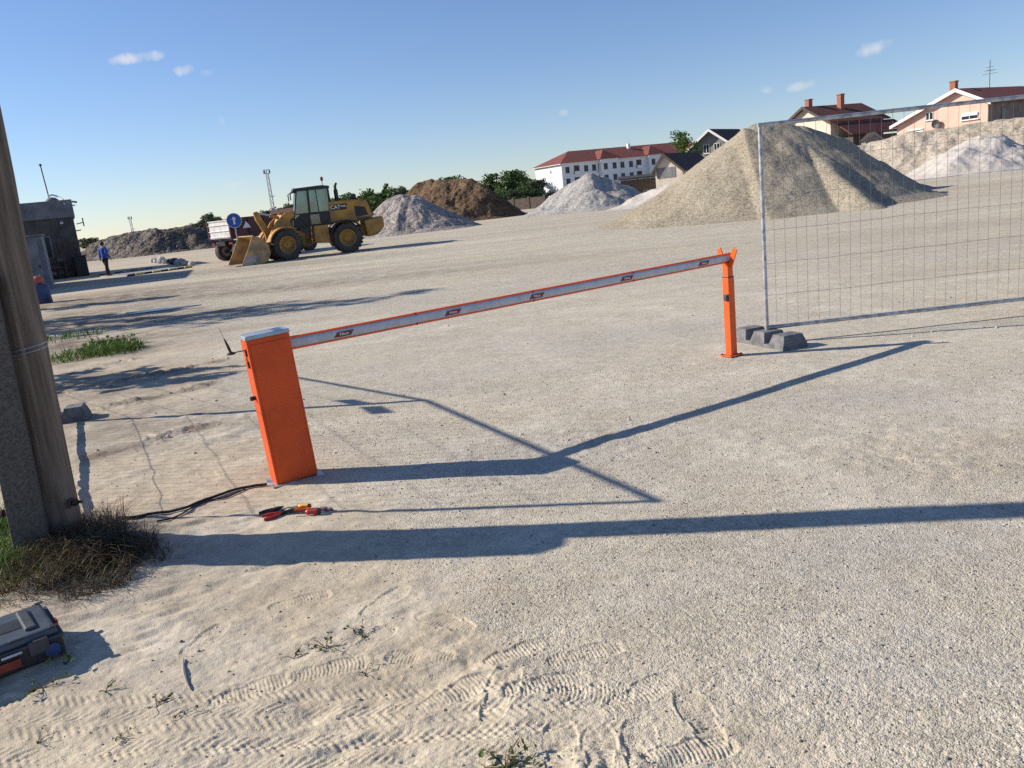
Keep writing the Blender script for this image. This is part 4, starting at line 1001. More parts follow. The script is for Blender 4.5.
# rear frame, engine hood, counterweight
MB().prism([(-2.55, .75), (-2.55, 1.25), (-.75, 1.25), (-.35, 1.02), (-.25, .58), (-1.9, .55)], -.55, .55).build('rear_frame', 'yellow', t, bevel=.03)
hood = MB().prism([(-.92, 1.45), (-.92, 2.46), (-2.05, 2.47), (-2.75, 2.36), (-2.98, 1.62), (-2.85, 1.42)], -.74, .74).build('engine_hood', 'yellow', t, bevel=.07)
for s in (1, -1):
    MB().prism([(-2.15, 1.62), (-2.12, 2.14), (-2.62, 2.06), (-2.74, 1.68)], s*.743 - .012, s*.743 + .012).build('side_grille', 'cabdark', hood)
    pnl = MB().prism([(-1.02, 2.03), (-1.02, 2.31), (-1.80, 2.31), (-1.74, 2.03)], s*.745 - .006, s*.745 + .006).build('name_panel', 'cabdark', hood)
    text_obj('panel_lettering', 'CAT', .24, 'white_print', pnl, (-1.24, s*.758, 2.17), (PI/2, 0, PI if s > 0 else 0), .003, 1.0)
    text_obj('model_lettering', '938K', .12, 'white_print', pnl, (-1.62, s*.758, 2.19), (PI/2, 0, PI if s > 0 else 0), .003, 1.0)
    sb = MB().prism([(-2.2, 1.47), (-2.2, 1.58), (-2.78, 1.58), (-2.78, 1.47)], s*.745 - .006, s*.745 + .006).build('name_strip', 'dark_grey', hood)
MB().prism([(-2.98, 1.62), (-2.75, 2.36), (-2.81, 2.38), (-3.05, 1.62)], -.62, .62).build('rear_grille', 'cabdark', hood)
MB().prism([(-2.55, .62), (-2.45, 1.42), (-3.38, 1.55), (-3.42, 1.05), (-3.05, .70)], -1.05, 1.05).build('counterweight', 'yellow', t, bevel=.08)
for s in (1, -1):   # fenders
    f = MB(); a0, a1 = R(18), R(150); seg = 9
    pr = [(-hb + .86*math.cos(a0 + (a1 - a0)*i/seg), .70 + .86*math.sin(a0 + (a1 - a0)*i/seg)) for i in range(seg + 1)]
    pr += [(-hb + .81*math.cos(a0 + (a1 - a0)*i/seg), .70 + .81*math.sin(a0 + (a1 - a0)*i/seg)) for i in range(seg, -1, -1)]
    f.prism(pr, s*.66, s*1.22); f.build('rear_fender', 'cabdark', t)
    f = MB(); a0, a1 = R(15), R(125)
    pr = [(hb + .84*math.cos(a0 + (a1 - a0)*i/seg), .70 + .84*math.sin(a0 + (a1 - a0)*i/seg)) for i in range(seg + 1)]
    pr += [(hb + .79*math.cos(a0 + (a1 - a0)*i/seg), .70 + .79*math.sin(a0 + (a1 - a0)*i/seg)) for i in range(seg, -1, -1)]
    f.prism(pr, s*.72, s*1.20); steer(f.build('front_fender', 'yellow', t))
    MB().prism([(-.75, .55), (-.75, 1.42), (-.08, 1.42), (-.02, .62)], s*.70, s*1.0).build('side_tank', 'yellow', t, bevel=.03)
    st = MB()
    for z in (.45, .75, 1.05, 1.35): st.box((.18, s*.92, z), (.34, .26, .03))
    st.box((.34, s*1.0, .95), (.035, .04, 1.1)); st.box((.02, s*1.0, .95), (.035, .04, 1.1)); st.build('steps', 'cabdark', t)
# cab
cab = MB().prism([(-.95, 1.40), (-.95, 2.02), (.62, 2.02), (.98, 1.78), (1.02, 1.48), (.8, 1.40)], -.70, .70).build('cab', 'cabdark', t, bevel=.02)
for s in (1, -1):
    posts = MB(); posts.bar((-.92, s*.67, 1.95), (-.90, s*.64, 3.10), .09, .10); posts.bar((.20, s*.68, 1.45), (.10, s*.65, 3.10), .08, .09); posts.bar((.98, s*.62, 1.72), (.66, s*.60, 3.10), .06, .07)
    posts.bar((-.30, s*.685, 2.02), (-.30, s*.655, 3.10), .05, .05); posts.bar((-.92, s*.67, 2.03), (.9, s*.65, 2.03), .05, .05)
    posts.build('cab_posts', 'cabdark', cab)
MB().prism([(-1.00, 3.08), (-1.00, 3.20), (-.6, 3.26), (.72, 3.22), (.86, 3.12), (.84, 3.08)], -.74, .74).build('cab_roof', 'cabdark', cab, bevel=.03)
for s in (1, -1):
    MB().prism([(-.88, 2.02), (-.87, 3.08), (-.32, 3.08), (-.32, 2.02)], s*.660 - .006, s*.660 + .006).build('side_window', 'glass', cab)
    MB().prism([(-.28, 2.02), (-.28, 3.08), (.10, 3.08), (.18, 2.02)], s*.660 - .006, s*.660 + .006).build('side_window', 'glass', cab)
    MB().prism([(.24, 1.75), (.14, 3.08), (.62, 3.08), (.94, 1.80)], s*.640 - .006, s*.640 + .006).build('side_window', 'glass', cab)
    MB().box((-.05, s*.703, 1.72), (.5, .01, .45)).build('door_window', 'glass', cab)
    mr = MB().tube([(.7, s*.68, 3.08), (1.0, s*1.0, 3.02)], .018, 6); mr.box((1.0, s*1.02, 2.86), (.05, .20, .34)); mr.build('mirror', 'cabdark', cab)
    MB().box((.78, s*.60, 3.18), (.10, .16, .13)).build('work_lamp', 'white', cab, bevel=.01)
MB().prism([(.97, 1.80), (.66, 3.08), (.68, 3.08), (.99, 1.80)], -.58, .58).build('windscreen', 'glass', cab)
MB().prism([(-.945, 2.05), (-.935, 3.08), (-.925, 3.08), (-.93, 2.05)], -.60, .60).build('rear_window', 'glass', cab)
bn = MB().tube([(-.72, .35, 3.22), (-.72, .35, 3.5)], .018, 6); bn.lathe([(.03, 3.46), (.075, 3.49), (.075, 3.60), (.03, 3.66)], (-.72, .35, 0), 'Z', 12); bn.build('beacon', 'sticker', cab)
MB().box((.0, 0, 2.2), (.5, .5, .75)).build('driver_seat', 'cabdark', cab, bevel=.1)
cab.location = (-.16, 0, 0); cab.scale = (.93, 1, 1)
ex = MB().tube([(-1.42, .15, 2.44), (-1.42, .15, 3.0)], .10, 12); ex.tube([(-1.42, .15, 3.0), (-1.42, .15, 3.18), (-1.50, .15, 3.32)], [.07, .07, .06], 10); ex.build('exhaust_stack', 'cabdark', t, smooth=True)
MB().lathe([(.14, 2.44), (.17, 2.52), (.17, 2.66), (.11, 2.72)], (-2.2, .1, 0), 'Z', 12).build('air_intake', 'cabdark', t)
# front frame, boom, linkage
steer(MB().prism([(.15, .55), (.25, 1.1), (.95, 1.35), (1.15, 2.05), (1.45, 2.10), (1.85, 1.2), (2.15, .75), (1.9, .5)], -.42, .42).build('front_frame', 'yellow', t, bevel=.04))
for s in (1, -1):
    a = [(1.0, 2.22), (1.28, 2.18), (1.78, 1.78), (2.22, 1.15), (2.56, .55), (2.52, .36), (2.34, .34), (1.98, .92), (1.58, 1.42), (1.05, 1.84), (.85, 1.98)]
    steer(MB().prism(a, s*.50 - .045, s*.50 + .045).build('lift_arm', 'yellow', t, bevel=.012))
    steer(MB().tube([(.75, s*.42, .95), (1.7, s*.45, 1.42)], .065, 10).build('lift_cylinder', 'yellow', t, smooth=True))
steer(MB().tube([(1.92, -.5, 1.28), (1.92, .5, 1.28)], .09, 10).build('cross_tube', 'yellow', t, smooth=True))
steer(MB().prism([(2.44, 2.36), (2.62, 2.32), (2.56, 1.95), (2.26, 1.32), (2.20, .78), (2.02, .80), (1.96, 1.30), (2.16, 1.75)], -.10, .10).build('tilt_lever', 'yellow', t, bevel=.02))
cy = MB().tube([(1.05, 0, 1.78), (1.85, 0, 2.12)], .085, 10); steer(cy.build('tilt_cylinder', 'yellow', t, smooth=True))
steer(MB().tube([(1.85, 0, 2.12), (2.50, 0, 2.30)], .045, 8).build('cylinder_rod', 'alu', t, smooth=True))
steer(MB().bar((2.10, 0, .84), (2.60, 0, .80), .14, .12).build('tilt_link', 'yellow', t))
# bucket: curved shell open to the front
bx = 2.46
inner = [(bx + 1.45, .02), (bx + .55, .02), (bx + .22, .14), (bx + .06, .42), (bx + .10, .80), (bx + .34, 1.10), (bx + .70, 1.26)]
outer = [(bx + .70, 1.31), (bx + .31, 1.15), (bx + .05, .83), (bx + .005, .41), (bx + .18, .09), (bx + .54, -.03), (bx + 1.45, -.02)]
bk = steer(MB().prism(inner + outer, -1.33, 1.33).build('bucket', 'yellow_dusty', t))
side = [(bx + 1.42, .0), (bx + .55, .0), (bx + .2, .11), (bx + .03, .42), (bx + .07, .82), (bx + .33, 1.13), (bx + .72, 1.29), (bx + 1.0, .72)]
for s in (1, -1): MB().prism(side, s*1.33 - .02, s*1.33 + .02).build('end_plate', 'yellow_dusty', bk, bevel=.006)
MB().prism([(bx + 1.44, -.005), (bx + 1.66, .012), (bx + 1.66, .028), (bx + 1.44, .045)], -1.36, 1.36).build('cutting_edge', 'worn', bk)
for s in (1, -1): MB().prism([(bx + .7, .01), (bx + 1.42, .01), (bx + 1.16, .40), (bx + .45, .42)], s*1.352 - .006, s*1.352 + .006).build('wear_plate', 'worn', bk)

# ================================================================== TIPPER TRUCK
pr_ = at(222, 240, 45.0); a = R(48); t = thing('tipper_truck', 'maroon tipper truck with a white tailgate parked behind the loader', 'truck', (pr_.x, pr_.y, 0), a)
# local: x forward, rear face at x=0, y=0 centre line
MB().box((2.3, 0, .95), (4.8, .8, .22)).build('chassis', 'cabdark', t)
body = MB(); body.box((2.05, 0, 1.20), (4.1, 2.35, .10))
for s in (1, -1):
    body.box((2.05, s*1.15, 1.72), (4.1, .07, 1.05))
    for x in (.12, 1.05, 2.05, 3.05, 3.95): body.box((x, s*1.20, 1.72), (.10, .06, 1.05))
    for z in (1.3, 1.62, 1.95, 2.22): body.box((2.05, s*1.192, z), (4.1, .03, .05))
body.box((4.06, 0, 1.85), (.08, 2.3, 1.3)); body.build('tipper_body', 'maroon', t)
tg = MB().box((-.03, 0, 1.70), (.06, 2.24, .96)).build('tailgate', 'white', t, bevel=.01)
for z in (1.30, 1.62, 1.94, 2.16): MB().box((-.075, 0, z), (.04, 2.24, .055)).build('rib', 'white', tg, bevel=.006)
for s in (1, -1): MB().box((-.06, s*1.12, 1.70), (.10, .09, 1.04)).build('side_frame', 'maroon', tg)
tr = MB().prism([(.62, 1.66), (1.14, 1.66), (.88, 2.02)], -1.232, -1.222).build('triangle_mark', 'white', t)
MB().box((.35, 0, 1.02), (.10, 2.3, .10)).build('rear_beam', 'dark_grey', t)
for s in (1, -1): MB().box((-.02, s*.9, .95), (.06, .36, .12)).build('tail_lamp', 'sticker', t)
for x in (.55, 1.62, 4.9):
    for s in (1, -1):
        r = .50; w = MB().lathe([(.28, -.16), (.44, -.24), (r, -.17), (r, .17), (.44, .24), (.28, .16)], (0, 0, 0), 'Y', 28, closed=True).build('wheel', 'tyre', t); w.location = (x, s*.88, r)
        MB().lathe([(.0, s*.02), (.12, s*.03), (.14, s*.12), (.24, s*.06), (.29, s*.15), (.29, -s*.14), (.0, -s*.14)], (0, 0, 0), 'Y', 20).build('rim', 'worn', w, smooth=True)
    if x < 3: MB().box((x, 0, .5), (.12, 1.6, .14)).build('axle', 'cabdark', t)
cabt = MB().prism([(4.25, .55), (4.25, 1.85), (4.45, 2.0), (5.35, 2.0), (5.62, 1.45), (5.68, .55)], -1.1, 1.1).build('driver_cab', 'cabdark', t, bevel=.05)
MB().prism([(5.45, 1.92), (5.62, 1.50), (5.64, 1.50), (5.47, 1.92)], -.95, .95).build('windscreen', 'pane', cabt)
for s in (1, -1): MB().box((4.95, s*1.102, 1.65), (.75, .012, .45)).build('side_window', 'pane', cabt)

# ================================================================== ROAD SIGN
p = at(234, 220.5, 43.0); t = thing('road_sign', 'round blue road sign with a white upward arrow on a grey post', 'road sign', (p.x, p.y, 0), math.atan2(-p.x, p.y)*-1*0 + R(14))
MB().tube([(0, .03, -.1), (0, .03, p.z + .35)], .03, 10).build('post', 'galv', t, smooth=True)
fc = MB().lathe([(.0, -.012), (.372, -.012), (.372, .0), (.0, .0)], (0, 0, p.z), 'Y', 32).build('sign_face', 'blue_sign', t)
MB().prism([(-.045, p.z - .20), (.045, p.z - .20), (.045, p.z + .06), (.12, p.z + .06), (0, p.z + .21), (-.12, p.z + .06), (-.045, p.z + .06)], -.018, -.013).build('arrow', 'white_print', fc)
MB().lathe([(.357, -.016), (.377, -.016), (.377, .004), (.357, .004)], (0, 0, p.z), 'Y', 32, closed=True).build('rim', 'white_print', fc)

# ================================================================== PEOPLE
def person(label, loc, rz):
    t = thing('person', label, 'person', loc, rz)
    def skin(name, verts, edges, radii, m, parent):
        me = bpy.data.meshes.new(name); me.from_pydata(verts, edges, []); o = bpy.data.objects.new(name, me); C.objects.link(o); o.parent = parent
        me.materials.append(M[m]); s = o.modifiers.new('skin', 'SKIN'); s.use_smooth_shade = True
        for i, r_ in enumerate(radii): me.skin_vertices[0].data[i].radius = r_ if isinstance(r_, tuple) else (r_, r_)
        me.skin_vertices[0].data[0].use_root = True
        sb = o.modifiers.new('sub', 'SUBSURF'); sb.levels = 2; sb.render_levels = 2
        bpy.context.view_layer.update()
        me2 = bpy.data.meshes.new_from_object(o.evaluated_get(bpy.context.evaluated_depsgraph_get())); me2.name = name
        o.modifiers.clear(); o.data = me2; return o
    # one continuous body: pelvis, spine, neck, head, arms, legs (walking away)
    v = [(0, 0, .93), (0, .01, 1.12), (0, .0, 1.32), (0, .01, 1.45), (0, .02, 1.53), (0, .03, 1.62), (0, .03, 1.70)]
    r_ = [(.10, .07), (.09, .06), (.11, .07), (.08, .06), (.055, .055), (.085, .095), (.07, .08)]
    e = [(0, 1), (1, 2), (2, 3), (3, 4), (4, 5), (5, 6)]
    for s in (1, -1):
        b = len(v); sw = .10*s
        v += [(s*.20, 0, 1.40), (s*.25, -.03 - sw*.4, 1.14), (s*.26, .03 + sw*.9, .90), (s*.26, .06 + sw*1.1, .80)]
        r_ += [.05, .04, .036, .034]; e += [(3, b), (b, b + 1), (b + 1, b + 2), (b + 2, b + 3)]
        b = len(v); st = -.16*s
        v += [(s*.095, st*.15, .84), (s*.10, st*.6 + .03, .50), (s*.10, st, .10), (s*.10, st + .03, .045), (s*.115, st + .17, .03)]
        r_ += [.06, .05, .04, .042, .032]; e += [(0, b), (b, b + 1), (b + 1, b + 2), (b + 2, b + 3), (b + 3, b + 4)]
    body = skin('body', v, e, r_, 'skin', t)
    v = [(0, 0, .86), (0, .01, 1.10), (0, 0, 1.32), (0, .01, 1.44)]; r_ = [(.175, .13), (.158, .122), (.182, .13), (.12, .09)]; e = [(0, 1), (1, 2), (2, 3)]
    for s in (1, -1):
        b = len(v); sw = .10*s; v += [(s*.20, 0, 1.40), (s*.25, -.03 - sw*.4, 1.14), (s*.26, .03 + sw*.9, .92)]; r_ += [.083, .066, .054]; e += [(3, b), (b, b + 1), (b + 1, b + 2)]
    skin('shirt', v, e, r_, 'cloth_blue', t)
    v = [(0, 0, 1.0)]; r_ = [(.165, .125)]; e = []
    for s in (1, -1):
        b = len(v); st = -.16*s; v += [(s*.095, st*.15, .84), (s*.10, st*.6 + .03, .50), (s*.10, st, .07)]; r_ += [.108, .084, .072]; e += [(0, b), (b, b + 1), (b + 1, b + 2)]
    skin('trousers', v, e, r_, 'cloth_dark', t)
    hm = MB().lathe([(.0, 1.755), (.05, 1.75), (.085, 1.72), (.10, 1.67), (.098, 1.61), (.07, 1.58)], (0, .018, 0), 'Z', 16); hm.build('hair', 'hair', t, smooth=True)
    sh = MB()
    for s in (1, -1): st = -.16*s; sh.box((s*.11, st + .07, .035), (.10, .28, .07))
    for i, s in enumerate((1, -1)):
        st = -.16*s; MB().box((s*.11, st + .07, .04), (.10, .28, .075), taper=.8).build('shoe', 'cabdark', t, bevel=.02)
    return t
p = gp(108.5, 276.5)
person('person in a blue shirt and dark trousers walking beside the office', (p.x, p.y, 0), R(-22))

# ================================================================== OFFICE HUT
pc_ = gp(86, 275.5); a = R(27)
t = thing('office_hut', 'shabby grey flat roofed office hut in shade behind the timber pole', 'building', (pc_.x, pc_.y, 0), a)
HH = at(73, 199, pc_.y).z; print('hut', HH, pc_)
# local: x=0 is the right corner of the front, wall runs to -x; y back
Lh, Dh = 9.5, 5.0
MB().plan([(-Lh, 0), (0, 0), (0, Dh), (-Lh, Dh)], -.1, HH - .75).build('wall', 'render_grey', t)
MB().plan([(-2.6, -.12), (.10, -.12), (.10, Dh + .1), (-2.6, Dh + .1)], HH - .95, HH).build('parapet', 'fascia', t, bevel=.02)
MB().plan([(-Lh, -.5), (-2.606, -.5), (-2.606, Dh), (-Lh, Dh)], HH - .40, HH - .04).build('parapet', 'fascia', t, bevel=.02)
MB().plan([(-4.6, -.30), (-2.61, -.30), (-2.61, -.002), (-4.6, -.002)], HH - 1.0, HH - .45).build('eave_board', 'wood_dark', t)
f = MB().box((-.62, -.07, HH - 1.22), (.16, .14, .14)).build('wall_lamp', 'white', t, bevel=.02)
wn_ = MB().box((-1.85, -.03, 1.75), (1.05, .08, 1.25)).build('window', 'fascia', t); MB().box((-1.85, -.075, 1.75), (.90, .02, 1.1)).build('pane', 'pane', wn_); MB().box((-1.85, -.088, 1.75), (.05, .02, 1.1)).build('mullion', 'fascia', wn_)
dr = MB().box((-.62, -.02, .98), (.86, .08, 1.96)).build('door', 'wood_dark', t); MB().box((-.30, -.08, 1.0), (.04, .06, .12)).build('handle', 'alu', dr)
br = MB().bar((.10, .2, HH - 1.35), (.42, .2, HH - 1.30), .05, .05); br.box((.45, .2, HH - 1.28), (.06, .10, .46)); br.build('wall_aerial', 'cabdark', t)
br = MB(); br.bar((.1, .1, HH - .12), (.36, .1, HH - .18), .06, .10); br.bar((.1, .1, HH - .32), (.24, .1, HH - .34), .06, .06); br.bar((0, .1, HH - 1.72), (.26, .1, HH - 1.70), .06, .06); br.build('gutter_end', 'fascia', t)
mp = MB().tube([(-.95, .9, HH - .05), (-1.02, .9, HH + 1.95)], .03, 8); mp.lathe([(.0, -.07), (.06, -.05), (.075, 0), (.06, .05), (.0, .07)], (-1.02, .9, HH + 2.0), 'Z', 12); mp.build('roof_mast', 'cabdark', t)
MB().lathe([(.36, 0), (.32, .12), (.2, .22), (.02, .26)], (-.85, .9, HH - .02), 'Z', 16).build('roof_vent', 'fascia', t, smooth=True)
MB().tube([(-1.0, .85, HH + .30), (-.75, .80, HH + .36), (-.45, .5, HH + .20), (-.30, .1, HH + .04), (-.28, -.16, HH - .25)], .045, 7).build('roof_hose', 'white', t, smooth=True)
t = thing('shade_block', 'plain grey block added out of view left of the yard to shade the ground', 'building', (-21.2, 34.3, 0), R(17.5))  # added unseen block, shaped to throw its shadow across the yard
MB().plan([(-9, 0), (0, 0), (0, 6.6), (-9, 6.6)], -.1, 4.7).build('wall', 'render_grey', t)
MB().plan([(-9.1, -.1), (.1, -.1), (.1, 6.7), (-9.1, 6.7)], 4.705, 4.9).build('roof', 'fascia', t, bevel=.02)
d_ = MB().box((-3.0, -.02, 1.4), (2.6, .08, 2.8)).build('door', 'fascia', t); MB().box((-2.0, -.08, 1.2), (.05, .06, .2)).build('handle', 'cabdark', d_)
# things leaning on and standing by the hut
def hut(x, y, z=0.0): return (pc_.x + x*math.cos(a) - y*math.sin(a), pc_.y + x*math.sin(a) + y*math.cos(a), z)
gc = gp(53, 289); t = thing('store_cabin', 'low grey sheet metal cabin in front of the office hut, mostly behind the timber pole', 'cabin', (gc.x, gc.y, 0), R(26))
ch = at(49, 233, gc.y).z
MB().plan([(-3.2, 0), (0, 0), (0, 2.6), (-3.2, 2.6)], -.05, ch - .08).build('wall', 'grey_panel', t, bevel=.02)
MB().plan([(-3.26, -.08), (.06, -.08), (.06, 2.68), (-3.26, 2.68)], ch - .075, ch).build('roof', 'fascia', t, bevel=.01)
d_ = MB().box((-.62, -.02, ch*.45), (.85, .05, ch*.82)).build('door', 'fascia', t, bevel=.01); MB().box((-.28, -.06, 1.0), (.04, .05, .14)).build('handle', 'cabdark', d_)
rb = MB()
for k in range(14): rb.box((-1.25 - k*.14, -.012, ch*.45), (.05, .022, ch*.8))
rb.build('ribbed_panel', 'grey_panel', t)
t = thing('shelf_rack', 'dark shelf rack stacked with clutter between the grey cabin and the hut door', 'rack', hut(-1.30, -.62), a)
rk = MB()
for x in (-.42, .42):
    for y in (-.2, .2): rk.box((x, y, .6), (.05, .05, 1.2))
rk.build('rack_frame', 'wood_dark', t)
for z in (.25, .6, .95, 1.2): MB().box((0, 0, z), (.88, .44, .03)).build('shelf', 'wood_dark', t)
for x, z, w_, h_, m in ((-.25, .35, .3, .17, 'fascia'), (.15, .37, .25, .2, 'dark_grey'), (-.1, .70, .5, .18, 'wood_dark'), (.22, 1.07, .3, .22, 'grey_panel'), (-.2, 1.05, .25, .18, 'dark_grey')):
    o = MB().box((0, 0, 0), (w_, .3, h_)).build('crate', m, None, bevel=.01); hx = hut(-1.30 + x, -.62); o.location = (hx[0], hx[1], z); o.rotation_euler = (0, 0, a)
    tag(o, {(-.25, .35): 'pale crate low on the rack by the office hut', (.15, .37): 'dark crate low on the rack by the office hut', (-.1, .70): 'brown crate on the middle shelf of the rack', (.22, 1.07): 'bluish crate on the top shelf of the rack', (-.2, 1.05): 'dark crate on the top shelf of the rack'}[(x, z)], 'crate', 'crates on the rack by the office hut')
t = thing('water_butt', 'black square tank standing at the right corner of the office hut', 'tank', hut(-.12, -.36), a)
MB().box((0, 0, .55), (.62, .5, 1.1)).build('tank', 'cabdark', t, bevel=.04); MB().box((0, 0, 1.12), (.68, .56, .06)).build('lid', 'dark_grey', t, bevel=.02)
pd = gp(45.5, 303); t = thing('drum', 'blue drum standing half hidden behind the timber pole', 'drum', (pd.x - .05, pd.y, 0))
MB().lathe([(.26, 0), (.27, .02), (.255, .25), (.27, .28), (.27, .31), (.255, .34), (.255, .55), (.27, .58), (.26, .62), (.0, .62)], (0, 0, 0), 'Z', 24).build('barrel', 'blue_drum', t, smooth=True)
rg_ = MB().lathe([(.0, .90), (.10, .88), (.15, .78), (.17, .70), (.13, .625)], (0, 0, 0), 'Z', 12); rg_.v = [(x*(1 + .22*math.sin(z*31 + x*20)) - .02, y*(1 + .2*math.sin(z*17)), z + .03*math.sin(x*30)) for x, y, z in rg_.v]
o = rg_.build('rag', 'rag', None, smooth=True, loc=(pd.x - .05, pd.y, 0)); tag(o, 'crumpled faded red rag on top of the blue drum', 'rag')

# ================================================================== WEIGHBRIDGE AND STONES
w0, w1 = gp(128, 276.5), gp(193, 267.5); dw = (w1 - w0); dw.z = 0; LW = dw.length; dw.normalize(); nw = Vector((-dw.y, dw.x, 0))
t = thing('weighbridge', 'concrete weighbridge slab with yellow and black kerb blocks beside the office', 'weighbridge', (w0.x, w0.y, 0), math.atan2(dw.y, dw.x))
MB().plan([(0, .2), (LW, .2), (LW, 5.2), (0, 5.2)], -.05, .04).build('slab', 'slab', t, bevel=.01)
for k in range(8):
    x0 = LW*k/8; MB().box((x0 + LW/16, .1, .03), (LW/8 - .02, .16, .13), taper=.9).build('kerb_block', 'paint_black' if k % 2 == 0 else 'paint_yellow', t, bevel=.01)
    MB().box((x0 + LW/16, 5.3, .03), (LW/8 - .02, .16, .13), taper=.9).build('kerb_block', 'paint_black' if k % 2 else 'paint_yellow', t, bevel=.01)
s0, s1 = gp(154, 262.5), gp(192, 266)
rd = random.Random(8)
for k in range(9):
    f = k/8; c = s0.lerp(s1, f); s = rd.uniform(.22, .42)
    ico = bmesh.new(); bmesh.ops.create_icosphere(ico, subdivisions=2, radius=1); mb = MB()
    vs = [(v.co.x*s*rd.uniform(.85, 1.15), v.co.y*s*.8*rd.uniform(.85, 1.15), v.co.z*s*.75*rd.uniform(.85, 1.15) + s*.45) for v in ico.verts]; mb.add(vs, [[v.index for v in f_.verts] for f_ in ico.faces]); ico.free()
    o = mb.build('boulder', 'stone_block' if k not in (4, 5) else 'dark_grey', None, loc=(c.x, c.y, 0), rz=rd.uniform(0, 3))
    lab = ['leftmost pale boulder of the row beyond the weighbridge', 'second pale boulder from the left beyond the weighbridge', 'third pale boulder from the left beyond the weighbridge', 'pale boulder just left of the two dark boulders',
           'left one of the two dark boulders beyond the weighbridge', 'right one of the two dark boulders beyond the weighbridge', 'pale boulder just right of the two dark boulders', 'second pale boulder from the right beyond the weighbridge', 'rightmost pale boulder of the row, nearest the truck'][k]
    tag(o, lab, 'boulder', 'boulders in a row beyond the weighbridge')

# ================================================================== MASTS
def mast(label, px, py_top, Y, w0, w1, head):
    p = at(px, py_top, Y); H = p.z; t = thing('lattice_mast', label, 'mast', (p.x, Y, 0), .4)
    m = MB(); n = int(H/1.0)
    for sx in (-1, 1):
        for sy in (-1, 1): m.bar((sx*w0, sy*w0, 0), (sx*w1, sy*w1, H), .09, .09)
    for i in range(n):
        z0, z1 = H*i/n, H*(i + 1)/n; a0 = w0 + (w1 - w0)*i/n; a1 = w0 + (w1 - w0)*(i + 1)/n
        for k in range(4):
            c = [(-1, -1), (1, -1), (1, 1), (-1, 1)]; q0, q1 = c[k], c[(k + 1) % 4]
            m.bar((q0[0]*a0, q0[1]*a0, z0), (q1[0]*a1, q1[1]*a1, z1), .05, .05); m.bar((q0[0]*a1, q0[1]*a1, z1), (q1[0]*a1, q1[1]*a1, z1), .05, .05)
    m.build('lattice', 'galv', t)
    h = MB(); s = head
    for z in (H, H + s*1.1): h.bar((-s, 0, z), (s, 0, z), .14, .14)
    for x in (-s, -s*.1, s): h.bar((x, 0, H), (x, 0, H + s*1.1), .13, .13)
    h.build('lamp_frame', 'galv', t)
    for x in (-s*.75, s*.75): MB().box((x, -.25, H + s*.5), (s*.42, .3, s*.55), (R(25), 0, 0)).build('floodlight', 'dark_grey', t, bevel=.03)
    for k, z in enumerate((H*.62,)): MB().box((.3, 0, z), (.7, .5, .12)).build('platform', 'galv', t)
mast('tall lattice floodlight mast rising behind the truck', 267, 173.5, 150, .28, .20, .55)
mast('small distant lattice mast above the rubble heap', 130, 219, 210, .25, .2, .45)
# ================================================================== BUILDINGS
def window(parent, x, z, ww, hh, y, m_frame='trim_white', lintel=False, out=-1):
    f = MB().box((x, y + out*.02, z), (ww + .12, .06, hh + .12)).build('window', m_frame, parent)
    g = MB()
    g.box((x, y + out*.055, z), (ww, .02, hh)); g.build('pane', 'pane', f)
    MB().box((x, y + out*.068, z), (.06, .02, hh)).build('mullion', m_frame, f)
    MB().box((x, y + out*.08, z - hh/2 - .09), (ww + .24, .16, .05)).build('sill', m_frame, f)
    return f
def quad_roof(mb, a, b, c, d, th=.12):
    vs = [Vector(v) for v in (a, b, c, d)]; n = (vs[1] - vs[0]).cross(vs[2] - vs[0]).normalized()
    if n.z < 0: n = -n
    top = [v + n*th for v in vs]
    mb.add(vs + top, [(0, 1, 2, 3), (7, 6, 5, 4), (0, 4, 5, 1), (1, 5, 6, 2), (2, 6, 7, 3), (3, 7, 4, 0)])

# white apartment block: local x along the facade, y back
Ya = 200.0; p = at(563.5, 190, Ya); th = R(26)
t = thing('apartment_block', 'long white three storey apartment block with a dark red roof', 'building', (p.x, Ya, 0), th)
EH = at(563, 163.6, Ya).z; print('apt eave', EH)
La, Da = 46.0, 13.0
wl = MB().plan([(0, 0), (La, 0), (La, Da), (0, Da)], -.2, EH).build('wall', 'render_white', t)
bays = [(13.2, 2.6), (27.6, 2.6), (41.0, 2.6)]
e = .7; RH = 3.1
rf = MB()
A, B, Cc, D = (-e, -e, EH), (La + e, -e, EH), (La + e, Da + e, EH), (-e, Da + e, EH); r0, r1 = (6.2, Da/2, EH + RH), (La - 6.2, Da/2, EH + RH)
rf.add([A, B, Cc, D, r0, r1], [(0, 1, 5, 4), (1, 2, 5), (2, 3, 4, 5), (3, 0, 4), (3, 2, 1, 0)])
roof = rf.build('roof', 'roof_red', t)
MB().plan([(-e + .05, -e + .05), (La + e - .05, -e + .05), (La + e - .05, Da + e - .05), (-e + .05, Da + e - .05)], EH - .16, EH - .01).build('eave_board', 'trim_white', t)
for bx_, bw in bays:                                   # projecting stair bays with their own small hipped roofs
    MB().plan([(bx_ - bw, -1.1), (bx_ + bw, -1.1), (bx_ + bw, -.002), (bx_ - bw, -.002)], -.2, EH + .2).build('bay', 'render_white', t)
    q = MB(); z0 = EH + .21; q.add([(bx_ - bw - .5, -1.6, z0), (bx_ + bw + .5, -1.6, z0), (bx_ + bw + .5, 4.5, z0), (bx_ - bw - .5, 4.5, z0), (bx_, 1.6, z0 + 2.35), (bx_, 4.5, z0 + 2.35)], [(0, 1, 4), (1, 2, 5, 4), (2, 3, 5), (3, 0, 4, 5), (3, 2, 1, 0)])
    q.build('bay_roof', 'roof_red', roof)
xs = (1.6, 6.9, 9.2, 17.6, 20.2, 31.4, 33.8, 37.0); rowz = (EH - 1.55, EH - 4.3, EH - 7.0)
